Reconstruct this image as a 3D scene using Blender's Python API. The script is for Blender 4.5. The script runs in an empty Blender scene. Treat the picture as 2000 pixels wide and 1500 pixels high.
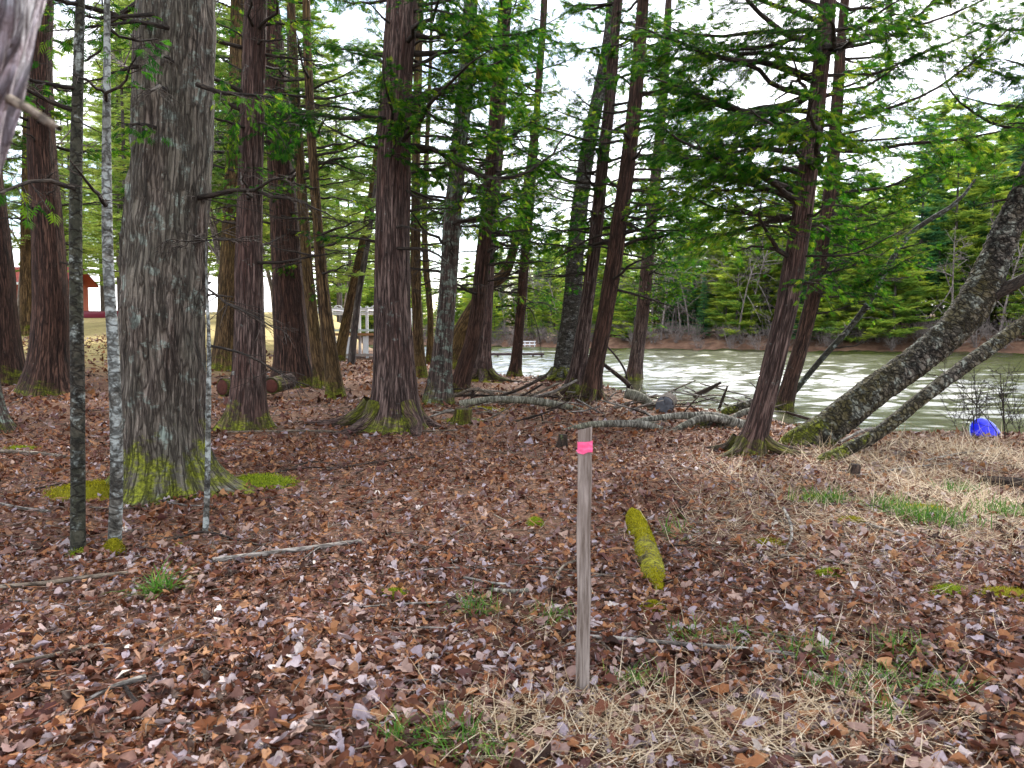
import bpy, math, numpy as np
from mathutils import Vector, Matrix
R = np.random.RandomState
# ------------------------------------------------------------------ camera, world, sun, exposure
sc = bpy.context.scene
col = sc.collection
F = 1502.0                       # focal length in photo pixels (photo 2000 x 1500)
CAMZ = 1.5
PITCH = math.atan(100 / F)
cam = bpy.data.cameras.new('camera'); cam_o = bpy.data.objects.new('camera', cam); col.objects.link(cam_o)
cam.sensor_width = 36; cam.lens = F / 2000 * 36; cam.clip_start = 0.05; cam.clip_end = 3000
cam_o.location = (0, 0, CAMZ); cam_o.rotation_euler = (math.pi / 2 - PITCH, 0, 0)
cam.dof.use_dof = True; cam.dof.focus_distance = 7.0; cam.dof.aperture_fstop = 5.0
sc.camera = cam_o
SUN_EL, SUN_AZ = math.radians(42), math.radians(20)     # azimuth clockwise from +Y: ahead, over the lake
w = bpy.data.worlds.new('World'); sc.world = w; w.use_nodes = True
nt = w.node_tree; nt.nodes.clear()
def wn(t): return nt.nodes.new(t)
out = wn('ShaderNodeOutputWorld'); bg = wn('ShaderNodeBackground'); sky = wn('ShaderNodeTexSky')
sky.sky_type = 'NISHITA'; sky.sun_disc = False; sky.sun_elevation = SUN_EL; sky.sun_rotation = SUN_AZ
tc = wn('ShaderNodeTexCoord'); mp = wn('ShaderNodeMapping'); mp.inputs['Scale'].default_value = (1.0, 1.0, 3.2)
ns = wn('ShaderNodeTexNoise'); ns.inputs['Scale'].default_value = 2.6; ns.inputs['Detail'].default_value = 7; ns.inputs['Roughness'].default_value = 0.55
rp = wn('ShaderNodeValToRGB'); rp.color_ramp.elements[0].position = 0.38; rp.color_ramp.elements[1].position = 0.62
mx = wn('ShaderNodeMix'); mx.data_type = 'RGBA'
mx.inputs['B'].default_value = (11.8, 11.8, 12.3, 1)
nt.links.new(tc.outputs['Generated'], mp.inputs['Vector']); nt.links.new(mp.outputs[0], ns.inputs['Vector'])
nt.links.new(ns.outputs['Fac'], rp.inputs['Fac']); nt.links.new(rp.outputs[0], mx.inputs['Factor'])
nt.links.new(sky.outputs[0], mx.inputs['A']); nt.links.new(mx.outputs['Result'], bg.inputs['Color'])
bg.inputs['Strength'].default_value = 0.087
nt.links.new(bg.outputs[0], out.inputs['Surface'])
sun = bpy.data.lights.new('sun', 'SUN'); sun.energy = 2.4; sun.angle = math.radians(10); sun.color = (1, 0.95, 0.87)
sun_o = bpy.data.objects.new('sun', sun); col.objects.link(sun_o)
sdir = Vector((math.sin(SUN_AZ) * math.cos(SUN_EL), math.cos(SUN_AZ) * math.cos(SUN_EL), math.sin(SUN_EL)))
sun_o.rotation_euler = sdir.to_track_quat('Z', 'Y').to_euler(); sun_o.location = (0, 0, 40)
vs = sc.view_settings; vs.view_transform = 'Standard'; vs.look = 'None'; vs.gamma = 1; vs.use_curve_mapping = False
vs.exposure = 1.85
sc.cycles.max_bounces = 4; sc.cycles.transparent_max_bounces = 4
sc.cycles.diffuse_bounces = 2; sc.cycles.glossy_bounces = 2; sc.cycles.transmission_bounces = 3
sc.cycles.sample_clamp_indirect = 6

# ------------------------------------------------------------------ numpy helpers
def sm(a, b, x):
    t = np.clip((x - a) / (b - a), 0, 1); return t * t * (3 - 2 * t)
def _hash(ix, iy, iz, seed):
    h = (ix * 374761393 + iy * 668265263 + iz * 1440662683 + seed * 974634777) & 0xffffffff
    h = ((h ^ (h >> 13)) * 1274126177) & 0xffffffff
    h = ((h ^ (h >> 15)) * 2246822519) & 0xffffffff
    return ((h ^ (h >> 16)) & 0xffffff) / float(0xffffff)
def noise3(x, y, z, seed=0):
    x, y, z = np.broadcast_arrays(np.asarray(x, float), np.asarray(y, float), np.asarray(z, float))
    fx, fy, fz = np.floor(x), np.floor(y), np.floor(z)
    ix, iy, iz = fx.astype(np.int64), fy.astype(np.int64), fz.astype(np.int64)
    u, v, w_ = x - fx, y - fy, z - fz
    u = u * u * (3 - 2 * u); v = v * v * (3 - 2 * v); w_ = w_ * w_ * (3 - 2 * w_)
    r = 0
    for a in (0, 1):
        for b in (0, 1):
            for c in (0, 1):
                r = r + _hash(ix + a, iy + b, iz + c, seed) * (u if a else 1 - u) * (v if b else 1 - v) * (w_ if c else 1 - w_)
    return r
def fbm(x, y, z=0.0, seed=0, o=3):
    r, a, t = 0, 1, 0
    for k in range(o):
        r = r + a * noise3(np.asarray(x) * 2 ** k, np.asarray(y) * 2 ** k, np.asarray(z) * 2 ** k, seed + k); t += a; a *= .5
    return r / t
def unit(v):
    return v / np.maximum(np.linalg.norm(v, axis=-1, keepdims=True), 1e-9)

# ------------------------------------------------------------------ terrain
WZ = -0.55
LAKE = np.array([(220, -60), (60, -8), (30, 4), (16, 9.8), (11, 12), (8.6, 13.2), (6.5, 14), (5, 16.5), (4.5, 20), (4.3, 24), (3, 27), (1, 29),
                 (-1, 31), (-4, 38), (-8, 48), (-14, 68), (-24, 95), (-36, 128), (-18, 128), (0, 112), (12, 100), (25, 91), (45, 80), (70, 68), (120, 46), (240, -10)], float)
def lake_sd(x, y):
    """signed distance to the lake outline, positive over water"""
    x = np.asarray(x, float); y = np.asarray(y, float); shp = np.broadcast(x, y).shape
    x = np.broadcast_to(x, shp).ravel(); y = np.broadcast_to(y, shp).ravel()
    best = np.full(x.shape, 1e18); ins = np.zeros(x.shape, bool)
    for i in range(len(LAKE)):
        ax, ay = LAKE[i]; bx, by = LAKE[(i + 1) % len(LAKE)]
        dx, dy = bx - ax, by - ay
        t = np.clip(((x - ax) * dx + (y - ay) * dy) / (dx * dx + dy * dy), 0, 1)
        best = np.minimum(best, (x - ax - t * dx) ** 2 + (y - ay - t * dy) ** 2)
        if dy != 0:
            c = ((ay > y) != (by > y)) & (x < (bx - ax) * (y - ay) / dy + ax); ins ^= c
    return (np.sqrt(best) * np.where(ins, 1, -1)).reshape(shp)
def farmask(x, y): return sm(58, 76, y + 0.45 * x)
def H(x, y):
    x = np.asarray(x, float); y = np.asarray(y, float)
    s = lake_sd(x, y) + 0.5 * (fbm(x * .6, y * .6, 3, 5) - .5)
    base = 0.02 * np.clip(y - 10, 0, 30) * sm(0, -3, x) + 0.055 * np.clip(y - 12, 0, 45) * sm(-6, -15, x)
    base = base + 0.16 * (fbm(x * .35, y * .35, 1, 1) - .5) + 0.05 * (fbm(x * 1.7, y * 1.7, 1, 2, 2) - .5)
    m = farmask(x, y)
    fb = 1.1 * sm(0, 5, -s) + 0.07 * np.clip(-s - 4, 0, 80) + 0.8 * (fbm(x * .12, y * .12, 2, 9) - .5) - 0.2
    base = base * (1 - m) + fb * m
    t = sm(-2.4, 1.6, s)
    return base * (1 - t) + (WZ - 0.55) * t
def hz(x, y): return float(H(np.array([x]), np.array([y]))[0])
def ray(px, py):
    a, b = (px - 1000) / F, -(py - 750) / F
    return np.array([a, math.cos(PITCH) + b * math.sin(PITCH), -math.sin(PITCH) + b * math.cos(PITCH)])
def at(px, py, depth):
    """the point seen at photo pixel (px, py) whose distance along +Y is depth"""
    r = ray(px, py); return np.array([0, 0, CAMZ]) + r * depth / r[1]
def ground_at(px, py):
    r = ray(px, py); r = r / r[1]
    ds = np.concatenate([np.arange(1.2, 40, .02), np.arange(40, 150, .2)])
    P = np.array([0, 0, CAMZ]) + ds[:, None] * r
    below = P[:, 2] < np.maximum(H(P[:, 0], P[:, 1]), WZ)
    k = int(np.argmax(below)) if below.any() else len(ds) - 1
    return P[k]

# ------------------------------------------------------------------ mesh builder
class Geo:
    def __init__(s): s.v = []; s.q = []; s.t = []; s.n = 0; s.at = {}
    def add(s, V, quads=None, tris=None, **attrs):
        V = np.asarray(V, float).reshape(-1, 3)
        if quads is not None and len(quads): s.q.append(np.asarray(quads) + s.n)
        if tris is not None and len(tris): s.t.append(np.asarray(tris) + s.n)
        for k in set(list(attrs) + list(s.at)):
            a = attrs.get(k)
            s.at.setdefault(k, [])
            if a is None: a = np.zeros(len(V))
            a = np.asarray(a, float)
            if a.ndim == 0: a = np.full(len(V), float(a))
            have = sum(len(x) for x in s.at[k])
            if have < s.n: s.at[k].append(np.zeros((s.n - have,) + a.shape[1:]))
            s.at[k].append(a)
        s.v.append(V); s.n += len(V)
    def build(s, name, mat, parent=None, smooth=True, origin=None):
        V = np.concatenate(s.v) if s.v else np.zeros((0, 3))
        o3 = np.zeros(3) if origin is None else np.asarray(origin, float)
        V = V - o3
        Q = np.concatenate(s.q) if s.q else np.zeros((0, 4), int)
        T = np.concatenate(s.t) if s.t else np.zeros((0, 3), int)
        me = bpy.data.meshes.new(name)
        me.vertices.add(len(V)); me.vertices.foreach_set('co', V.astype(np.float32).ravel())
        L = np.concatenate([Q.ravel(), T.ravel()]).astype(np.int32)
        me.loops.add(len(L)); me.loops.foreach_set('vertex_index', L)
        st = np.concatenate([np.arange(len(Q)) * 4, len(Q) * 4 + np.arange(len(T)) * 3]).astype(np.int32)
        me.polygons.add(len(st)); me.polygons.foreach_set('loop_start', st)
        me.polygons.foreach_set('use_smooth', np.full(len(st), smooth))
        for k, a in s.at.items():
            a = np.concatenate(a)
            if a.ndim == 1:
                me.attributes.new(k, 'FLOAT', 'POINT').data.foreach_set('value', a.astype(np.float32))
            else:
                me.attributes.new(k, 'FLOAT_VECTOR', 'POINT').data.foreach_set('vector', a.astype(np.float32).ravel())
        me.update(calc_edges=True)
        if mat is not None: me.materials.append(mat)
        ob = bpy.data.objects.new(name, me); col.objects.link(ob); ob.location = o3
        if parent is not None:
            ob.parent = parent; ob.location = o3 - np.array(parent.location)
        return ob
def tag(o, label=None, cat=None, group=None, kind=None):
    if label: o['label'] = label
    if cat: o['category'] = cat
    if group: o['group'] = group
    if kind: o['kind'] = kind
    return o
def thing(name, label, cat, loc=(0, 0, 0), group=None):
    o = bpy.data.objects.new(name, None); o.empty_display_size = .2; col.objects.link(o); o.location = [float(c) for c in loc]
    return tag(o, label, cat, group)
def copy_tree(o, loc, rz=0.0, s=1.0, label=None, group=None, parent=None):
    c = o.copy(); col.objects.link(c)
    if parent is None:
        c.location = [float(a) for a in loc]; c.rotation_euler = (0, 0, rz); c.scale = (s, s, s) if np.isscalar(s) else s
        if label: c['label'] = label
        if group: c['group'] = group
    else: c.parent = parent
    for ch in o.children: copy_tree(ch, None, parent=c)
    return c
def tubes(g, P, Rr, sides=3, **attrs):
    """many tubes at once: P (T,K,3), Rr (T,K)"""
    P = np.asarray(P, float); Rr = np.asarray(Rr, float)
    if P.ndim == 2: P = P[None]; Rr = Rr[None]
    T, K, _ = P.shape
    tan = unit(np.gradient(P, axis=1))
    ref = np.where(np.abs(tan[..., 2:3]) > .8, np.array([1., 0, 0]), np.array([0, 0, 1.]))
    ref = np.broadcast_to(ref[:, :1], tan.shape)
    A = unit(np.cross(tan, ref)); B = np.cross(tan, A)
    th = np.arange(sides) * 2 * math.pi / sides
    V = P[:, :, None] + Rr[:, :, None, None] * (np.cos(th)[:, None] * A[:, :, None] + np.sin(th)[:, None] * B[:, :, None])
    i = np.arange(K - 1)[:, None] * sides; j = np.arange(sides)[None]; jn = (j + 1) % sides
    q = np.stack([i + j, i + jn, i + sides + jn, i + sides + j], -1).reshape(-1, 4)
    Q = (q[None] + (np.arange(T) * K * sides)[:, None, None]).reshape(-1, 4)
    at_ = {}
    for k, a in attrs.items():
        a = np.asarray(a, float)
        at_[k] = np.repeat(a, K * sides) if a.ndim == 1 and len(a) == T else a
    s_len = np.concatenate([np.zeros((T, 1)), np.cumsum(np.linalg.norm(np.diff(P, axis=1), axis=-1), 1)], 1)
    bc = np.stack([np.broadcast_to(np.cos(th), (T, K, sides)) * Rr[:, :, None], np.broadcast_to(np.sin(th), (T, K, sides)) * Rr[:, :, None],
                   np.broadcast_to(s_len[:, :, None], (T, K, sides)) + 3], -1) + (P[:, :1, None, :] % 7) * np.array([1, 1, 0])
    g.add(V.reshape(-1, 3), quads=Q, bc=bc.reshape(-1, 3), **at_)
def scatter(g, tv, tt, O, X, Y, Z, S, **attrs):
    """copies of a small triangle template (tv, tt) placed by axes"""
    n, m = len(O), len(tv); S = np.asarray(S, float)
    if S.ndim == 1: S = S[:, None]
    t = tv[None] * S[:, None, :] if S.shape[1] == 3 else tv[None] * S[:, None]
    V = O[:, None] + t[..., 0:1] * X[:, None] + t[..., 1:2] * Y[:, None] + t[..., 2:3] * Z[:, None]
    Ti = (tt[None] + (np.arange(n) * m)[:, None, None]).reshape(-1, 3)
    g.add(V.reshape(-1, 3), tris=Ti, **{k: np.repeat(a, m) for k, a in attrs.items()})
def spline(P, n=None, us=None):
    """Catmull-Rom through P (k, c)"""
    P = np.asarray(P, float); k = len(P)
    E = np.concatenate([[2 * P[0] - P[1]], P, [2 * P[-1] - P[-2]]])
    u = np.linspace(0, k - 1, n) if us is None else us
    i = np.clip(np.floor(u).astype(int), 0, k - 2); t = (u - i)[:, None]
    a, b, c, d = E[i], E[i + 1], E[i + 2], E[i + 3]
    return .5 * (2 * b + (c - a) * t + (2 * a - 5 * b + 4 * c - d) * t ** 2 + (3 * b - a - 3 * c + d) * t ** 3)

# ------------------------------------------------------------------ materials
class M:
    def __init__(s, name):
        s.m = bpy.data.materials.new(name); s.m.use_nodes = True; s.t = s.m.node_tree; s.t.nodes.clear()
        s.out = s.n('ShaderNodeOutputMaterial'); s.b = s.n('ShaderNodeBsdfPrincipled'); s.l(s.b.outputs[0], s.out.inputs[0])
        s.b.inputs['Specular IOR Level'].default_value = .3
    def n(s, t, **kw):
        o = s.t.nodes.new(t)
        for k, v in kw.items(): setattr(o, k, v)
        return o
    def l(s, a, b): s.t.links.new(a, b)
    def val(s, sock, v):
        if hasattr(v, 'is_linked') or hasattr(v, 'links'): s.l(v, sock)
        else: sock.default_value = (tuple(v) + (1,) if hasattr(v, '__len__') and len(v) == 3 and sock.type == 'RGBA' else v)
    def attr(s, name): return s.n('ShaderNodeAttribute', attribute_name=name)
    def noise(s, vec, scale, detail=4, rough=.55, mscale=None, dist=0):
        if mscale is not None:
            mp_ = s.n('ShaderNodeMapping'); mp_.inputs['Scale'].default_value = mscale; s.l(vec, mp_.inputs[0]); vec = mp_.outputs[0]
        o = s.n('ShaderNodeTexNoise'); o.inputs['Scale'].default_value = scale; o.inputs['Detail'].default_value = detail
        o.inputs['Roughness'].default_value = rough; o.inputs['Distortion'].default_value = dist
        s.l(vec, o.inputs['Vector']); return o.outputs['Fac']
    def ramp(s, f, stops, interp='LINEAR'):
        o = s.n('ShaderNodeValToRGB'); r = o.color_ramp; r.interpolation = interp
        while len(r.elements) < len(stops): r.elements.new(.5)
        for e, (p, c) in zip(r.elements, stops):
            e.position = p; e.color = (c, c, c, 1) if np.isscalar(c) else tuple(c) + (1,)
        s.l(f, o.inputs[0]); return o.outputs[0]
    def mix(s, f, a, b, mode='MIX'):
        o = s.n('ShaderNodeMix', data_type='RGBA', blend_type=mode)
        s.val(o.inputs['Factor'], f); s.val(o.inputs['A'], a); s.val(o.inputs['B'], b); return o.outputs['Result']
    def math(s, op, a, b=0.0, c=0.0):
        o = s.n('ShaderNodeMath', operation=op); s.val(o.inputs[0], a); s.val(o.inputs[1], b); s.val(o.inputs[2], c); return o.outputs[0]
    def bump(s, h, strength=.5, dist=.02, prev=None):
        o = s.n('ShaderNodeBump'); o.inputs['Strength'].default_value = strength; o.inputs['Distance'].default_value = dist
        s.l(h, o.inputs['Height'])
        if prev is not None: s.l(prev, o.inputs['Normal'])
        return o.outputs[0]
    def done(s, color, rough=.8, normal=None):
        s.val(s.b.inputs['Base Color'], color); s.val(s.b.inputs['Roughness'], rough)
        if normal is not None: s.l(normal, s.b.inputs['Normal'])
        return s.m
MOSS = (.15, .165, .011)
def bark(name, dark, light, tint, fx=26, fz=2.2, lichen=(.30, .36, .30), lich=.62, moss_h=.35, moss_amp=.6, bump=.8, plates=.75, mosscol=MOSS):
    m = M(name); bc = m.attr('bc').outputs['Vector']
    n1 = m.noise(bc, 1, 4, .68, (fx, fx, fz), .8)
    n5 = m.noise(bc, 1, 3, .7, (fx * 2.7, fx * 2.7, fz * 3))
    n2 = m.noise(bc, 1, 2, .55, (2.2, 2.2, .7))
    n3 = m.noise(bc, 6, 5, .74)
    n4 = m.noise(bc, 45, 3, .65)
    deep = tuple(.38 * a for a in dark)
    f = m.math('ADD', m.math('MULTIPLY', n1, .68), m.math('MULTIPLY', n5, .32))
    c = m.ramp(f, [(.38, deep), (.45, dark), (.52, tuple(.55 * a + .45 * b for a, b in zip(dark, light))), (.62, light)])
    c = m.mix(m.ramp(n2, [(.40, 0.0), (.60, 1.0)]), c, m.mix(.55, c, m.mix(f, tuple(.3 * a for a in tint), tuple(1.5 * a for a in tint))))
    c = m.mix(m.math('MULTIPLY', m.ramp(n3, [(lich, 0.0), (lich + .07, .9)]), m.ramp(f, [(.40, .15), (.50, 1.0)])), c, m.mix(n4, lichen, tuple(.6 * a for a in lichen)))
    z = m.n('ShaderNodeSeparateXYZ'); m.l(bc, z.inputs[0])
    nm = m.noise(bc, 4.2, 4, .7)
    mm = m.math('SUBTRACT', m.math('MULTIPLY_ADD', nm, moss_amp * 4, moss_h * .7 - moss_amp * 2), z.outputs[2])
    mm = m.math('MULTIPLY', m.ramp(m.math('MULTIPLY', mm, 3.0), [(.0, 0.0), (.8, .95)]), m.ramp(m.noise(bc, 9, 4, .7), [(.36, .05), (.52, 1.0)]))
    c = m.mix(mm, c, m.mix(m.ramp(n4, [(.35, 0.), (.65, 1.)]), tuple(a * .22 for a in mosscol), tuple(a * 1.7 for a in mosscol)))
    mpv = m.n('ShaderNodeMapping'); mpv.inputs['Scale'].default_value = (fx * .9, fx * .9, fz * 1.25); m.l(bc, mpv.inputs[0])
    dn = m.n('ShaderNodeTexNoise'); dn.inputs['Scale'].default_value = 1.3; dn.inputs['Detail'].default_value = 2; m.l(mpv.outputs[0], dn.inputs['Vector'])
    va = m.n('ShaderNodeVectorMath', operation='MULTIPLY_ADD'); m.l(dn.outputs['Color'], va.inputs[0]); va.inputs[1].default_value = (1.6, 1.6, 1.6); m.l(mpv.outputs[0], va.inputs[2])
    vo = m.n('ShaderNodeTexVoronoi', feature='DISTANCE_TO_EDGE'); vo.inputs['Scale'].default_value = 1; m.l(va.outputs[0], vo.inputs['Vector'])
    ck = m.ramp(vo.outputs['Distance'], [(.02, 1.0), (.16, 0.0)])
    c = m.mix(m.math('MULTIPLY', ck, plates), c, m.mix(mm, deep, tuple(a * .3 for a in mosscol)))
    h = m.math('ADD', m.math('ADD', f, m.math('MULTIPLY', n4, .25)), m.math('MULTIPLY', ck, -.6 * plates))
    return m.done(c, .92, m.bump(h, bump, .05))
B = {}
B['pine'] = bark('old_pine_bark', (.040, .026, .019), (.245, .20, .165), (.16, .155, .12), 22, 2.3, (.30, .36, .31), .56, .75, .6, 1.0, .7)
B['cedar'] = bark('cedar_bark', (.036, .019, .015), (.25, .175, .15), (.10, .046, .035), 30, 1.5, (.30, .34, .31), .62, .42, .45, 1.0)
B['cedar_red'] = bark('red_cedar_bark', (.026, .012, .008), (.17, .09, .062), (.065, .028, .017), 32, 1.4, (.22, .23, .19), .66, .36, .4, 1.0)
B['cedar_brown'] = bark('brown_cedar_bark', (.045, .024, .009), (.25, .155, .07), (.13, .085, .022), 28, 1.5, (.26, .27, .19), .64, .5, .5, 1.0)
B['cedar_pale'] = bark('lichen_cedar_bark', (.040, .027, .022), (.20, .15, .125), (.08, .045, .035), 30, 1.6, (.30, .38, .31), .50, .35, .4, .9)
B['grey'] = bark('grey_cedar_bark', (.16, .13, .15), (.70, .67, .74), (.36, .27, .29), 24, 3.0, (.62, .62, .66), .56, -9, .1, .9, .8)
B['sapling_dark'] = bark('dark_sapling_bark', (.016, .014, .010), (.070, .060, .045), (.045, .05, .03), 12, 9, (.34, .38, .35), .535, .06, .10, .5)
B['sapling_grey'] = bark('grey_sapling_bark', (.06, .055, .045), (.21, .20, .175), (.24, .26, .24), 12, 9, (.42, .46, .44), .47, .05, .06, .5)
B['limb'] = bark('limb_bark', (.018, .013, .010), (.075, .058, .045), (.04, .03, .022), 30, 4, (.17, .2, .15), .66, -9, .1, .5)
B['twig'] = bark('twig_bark', (.03, .022, .017), (.10, .08, .065), (.06, .045, .035), 30, 4, (.2, .2, .17), .68, -9, .1, .3)
B['old_birch'] = bark('old_birch_bark', (.013, .011, .009), (.125, .112, .098), (.055, .048, .03), 9, 16, (.30, .31, .29), .545, .55, .5, 1.0)
B['birch_lean'] = bark('leaning_birch_bark', (.020, .016, .011), (.20, .175, .145), (.12, .10, .03), 11, 11, (.36, .38, .32), .53, .6, .8, 1.3)
B['white_birch'] = bark('white_birch_bark', (.08, .07, .055), (.42, .40, .34), (.24, .24, .15), 5, 26, (.05, .06, .03), .60, -9, .1, .5)
B['dead_wood'] = bark('dead_wood', (.10, .075, .055), (.34, .285, .225), (.22, .17, .12), 24, 5, (.34, .36, .30), .64, -9, .1, .5)
B['grey_wood'] = bark('grey_dead_wood', (.13, .115, .10), (.42, .39, .35), (.26, .22, .19), 24, 5, (.40, .40, .36), .62, -9, .1, .5)
B['dark_wood'] = bark('dark_dead_wood', (.020, .013, .010), (.09, .06, .045), (.05, .03, .02), 24, 5, (.12, .15, .06), .62, -9, .1, .6)
B['moss_wood'] = bark('moss_grown_wood', (.03, .02, .012), (.09, .06, .04), (.05, .035, .02), 14, 8, (.2, .2, .1), .7, 30, .1, .8, .1, (.20, .19, .010))
B['far_trunk'] = bark('far_trunk_bark', (.05, .042, .04), (.20, .175, .16), (.12, .09, .075), 8, .8, (.27, .28, .26), .62, -9, .1, .4)
B['pale_twig'] = bark('pale_bare_twigs', (.17, .14, .125), (.40, .35, .32), (.28, .235, .21), 8, 2, (.4, .38, .36), .62, -9, .1, .2)

def leafmat(name, stops, rough=.6, trans=.35, src='rnd', vein=True):
    m = M(name)
    f = m.attr('rnd').outputs['Fac'] if src == 'rnd' else m.n('ShaderNodeObjectInfo').outputs['Random']
    c = m.ramp(f, stops)
    g_ = m.n('ShaderNodeNewGeometry')
    if vein:
        nn = m.noise(g_.outputs['Position'], 55, 3, .6)
        c = m.mix(m.ramp(nn, [(.35, .0), (.7, .55)]), c, m.mix(.6, c, (.10, .055, .035)))
    m.val(m.b.inputs['Base Color'], c); m.b.inputs['Roughness'].default_value = rough; m.b.inputs['Specular IOR Level'].default_value = .12
    if trans:
        tr = m.n('ShaderNodeBsdfTranslucent'); m.l(c, tr.inputs['Color'])
        ms = m.n('ShaderNodeMixShader'); ms.inputs[0].default_value = trans
        m.l(m.b.outputs[0], ms.inputs[1]); m.l(tr.outputs[0], ms.inputs[2]); m.l(ms.outputs[0], m.out.inputs[0])
    return m.m
LITTER = [(0, (.018, .009, .007)), (.14, (.055, .019, .011)), (.27, (.145, .046, .020)), (.39, (.09, .038, .038)), (.50, (.25, .092, .036)), (.60, (.36, .18, .08)),
          (.69, (.16, .095, .10)), (.79, (.40, .27, .21)), (.88, (.30, .25, .29)), (.94, (.48, .40, .39)), (1, (.70, .63, .56))]
LM = {'litter': leafmat('fallen_leaf_litter', LITTER, .55, .15), 'leaf': leafmat('fallen_leaf', LITTER, .5, .15, 'obj')}
LM['cedar'] = leafmat('cedar_foliage', [(0, (.008, .045, .005)), (.35, (.028, .13, .007)), (.7, (.10, .23, .012)), (1, (.28, .36, .02))], .8, .55, vein=False)
LM['light'] = leafmat('light_green_foliage', [(0, (.11, .22, .05)), (.5, (.25, .38, .07)), (1, (.44, .50, .11))], .6, .5, vein=False)
LM['pine_y'] = leafmat('white_pine_needles', [(0, (.06, .16, .04)), (.35, (.16, .31, .055)), (.7, (.34, .46, .065)), (1, (.52, .57, .07))], .7, .55, vein=False)
LM['pine_d'] = leafmat('dark_spruce_needles', [(0, (.025, .11, .05)), (.6, (.07, .21, .08)), (1, (.18, .33, .08))], .7, .5, vein=False)
LM['straw'] = leafmat('dry_grass_blades', [(0, (.28, .19, .11)), (.5, (.46, .35, .22)), (1, (.68, .58, .43))], .6, .25, vein=False)
LM['grass'] = leafmat('green_grass_blades', [(0, (.03, .10, .012)), (.6, (.075, .19, .02)), (1, (.26, .33, .07))], .45, .35, vein=False)
LM['moss'] = leafmat('moss_fronds', [(0, (.08, .08, .005)), (.5, (.24, .22, .010)), (1, (.45, .40, .02))], .8, .3, vein=False)
LM['moss_g'] = leafmat('green_moss_fronds', [(0, (.06, .10, .008)), (.5, (.20, .26, .014)), (1, (.42, .46, .03))], .8, .3, vein=False)
def plain(name, c, rough=.6, var=.25, scale=8, bump=0):
    m = M(name); g_ = m.n('ShaderNodeTexCoord'); n = m.noise(g_.outputs['Object'], scale, 5, .6)
    cc = m.mix(n, tuple(a * (1 - var) for a in c), tuple(min(1, a * (1 + var)) for a in c))
    return m.done(cc, rough, m.bump(n, bump, .01) if bump else None)

# ------------------------------------------------------------------ ground and water
def axis(fine_lo, fine_hi, step, lo, hi, grow):
    a = list(np.arange(fine_lo, fine_hi, step)); s = step
    x = a[-1]
    while x < hi: s *= grow; x += s; a.append(x)
    s = step; x = a[0]; b = []
    while x > lo: s *= grow; x -= s; b.append(x)
    return np.array(b[::-1] + a)
gx = axis(-7, 9, .2, -900, 900, 1.10); gy = axis(1.4, 16, .19, -300, 1500, 1.05)
XX, YY = np.meshgrid(gx, gy); ZZ = H(XX, YY)
nx, ny = len(gx), len(gy)
i = np.arange(ny - 1)[:, None] * nx + np.arange(nx - 1)[None]
gq = np.stack([i, i + 1, i + nx + 1, i + nx], -1).reshape(-1, 4)
g = Geo()
lawn = sm(18, 24, YY + 4 * (fbm(XX * .2, YY * .2, 0, 4) - .5)) * sm(-6.5, -11, XX + 2 * (fbm(XX * .3, YY * .3, 0, 8) - .5)) * (1 - sm(70, 90, YY))
g.add(np.stack([XX, YY, ZZ], -1).reshape(-1, 3), quads=gq, lawn=lawn.ravel(), bank=farmask(XX, YY).ravel())
m = M('forest_floor'); tcn = m.n('ShaderNodeTexCoord').outputs['Object']
a = m.noise(tcn, 22, 8, .7); b = m.noise(tcn, 1.3, 4, .6); c3 = m.noise(tcn, 70, 4, .65)
c = m.ramp(a, [(.32, (.020, .010, .007)), (.44, (.075, .034, .020)), (.54, (.17, .078, .044)), (.63, (.28, .155, .10)), (.72, (.42, .31, .26))])
c = m.mix(m.ramp(b, [(.35, 0.), (.7, .5)]), c, m.mix(.5, c, (.15, .10, .05)))
lw = m.mix(m.noise(tcn, .8, 6, .65), (.40, .35, .11), (.50, .38, .19)); lw = m.mix(m.ramp(m.noise(tcn, 6, 5, .7), [(.45, 0.), (.65, .6)]), lw, (.22, .12, .07))  # yellowish lawn, its colour brightened to suggest sun in the open
c = m.mix(m.attr('lawn').outputs['Fac'], c, lw)
bk = m.ramp(m.noise(tcn, .9, 7, .7), [(.3, (.06, .035, .022)), (.5, (.145, .075, .045)), (.62, (.21, .125, .08)), (.75, (.10, .10, .04))])
c = m.mix(m.attr('bank').outputs['Fac'], c, bk)
MG = m.done(c, .9, m.bump(m.math('ADD', a, c3), .7, .03))
ground = tag(g.build('ground', MG), kind='structure')
ground['label'] = 'forest floor of brown leaf litter running down to the lake'

m = M('lake_water'); tcn = m.n('ShaderNodeTexCoord').outputs['Object']
m.b.inputs['IOR'].default_value = 1.55; m.b.inputs['Specular IOR Level'].default_value = .75
MW = m.done((.042, .046, .014), .16)
rows = np.exp(np.arange(math.log(11), math.log(126), 0.0063)); ratio = np.concatenate([np.arange(-.34, -.06, .02), np.arange(-.06, .74, 0.0063), np.arange(.74, 1.1, .03)])
wy = np.broadcast_to(rows[:, None], (len(rows), len(ratio))); wx = ratio[None] * rows[:, None]
calm = np.maximum(sm(1, 13, lake_sd(wx, wy)), sm(32, 50, wy)) * .66 + .34
gust = .85 + .5 * fbm(wx * .05, wy * .11, 2, 91, 3) ** 1.3
amp1 = .060 * (1 - sm(25, 60, wy)); amp2 = .12 * (1 - sm(60, 110, wy)) * sm(8, 30, wy) + .02; amp3 = .26 * sm(40, 90, wy)
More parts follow.
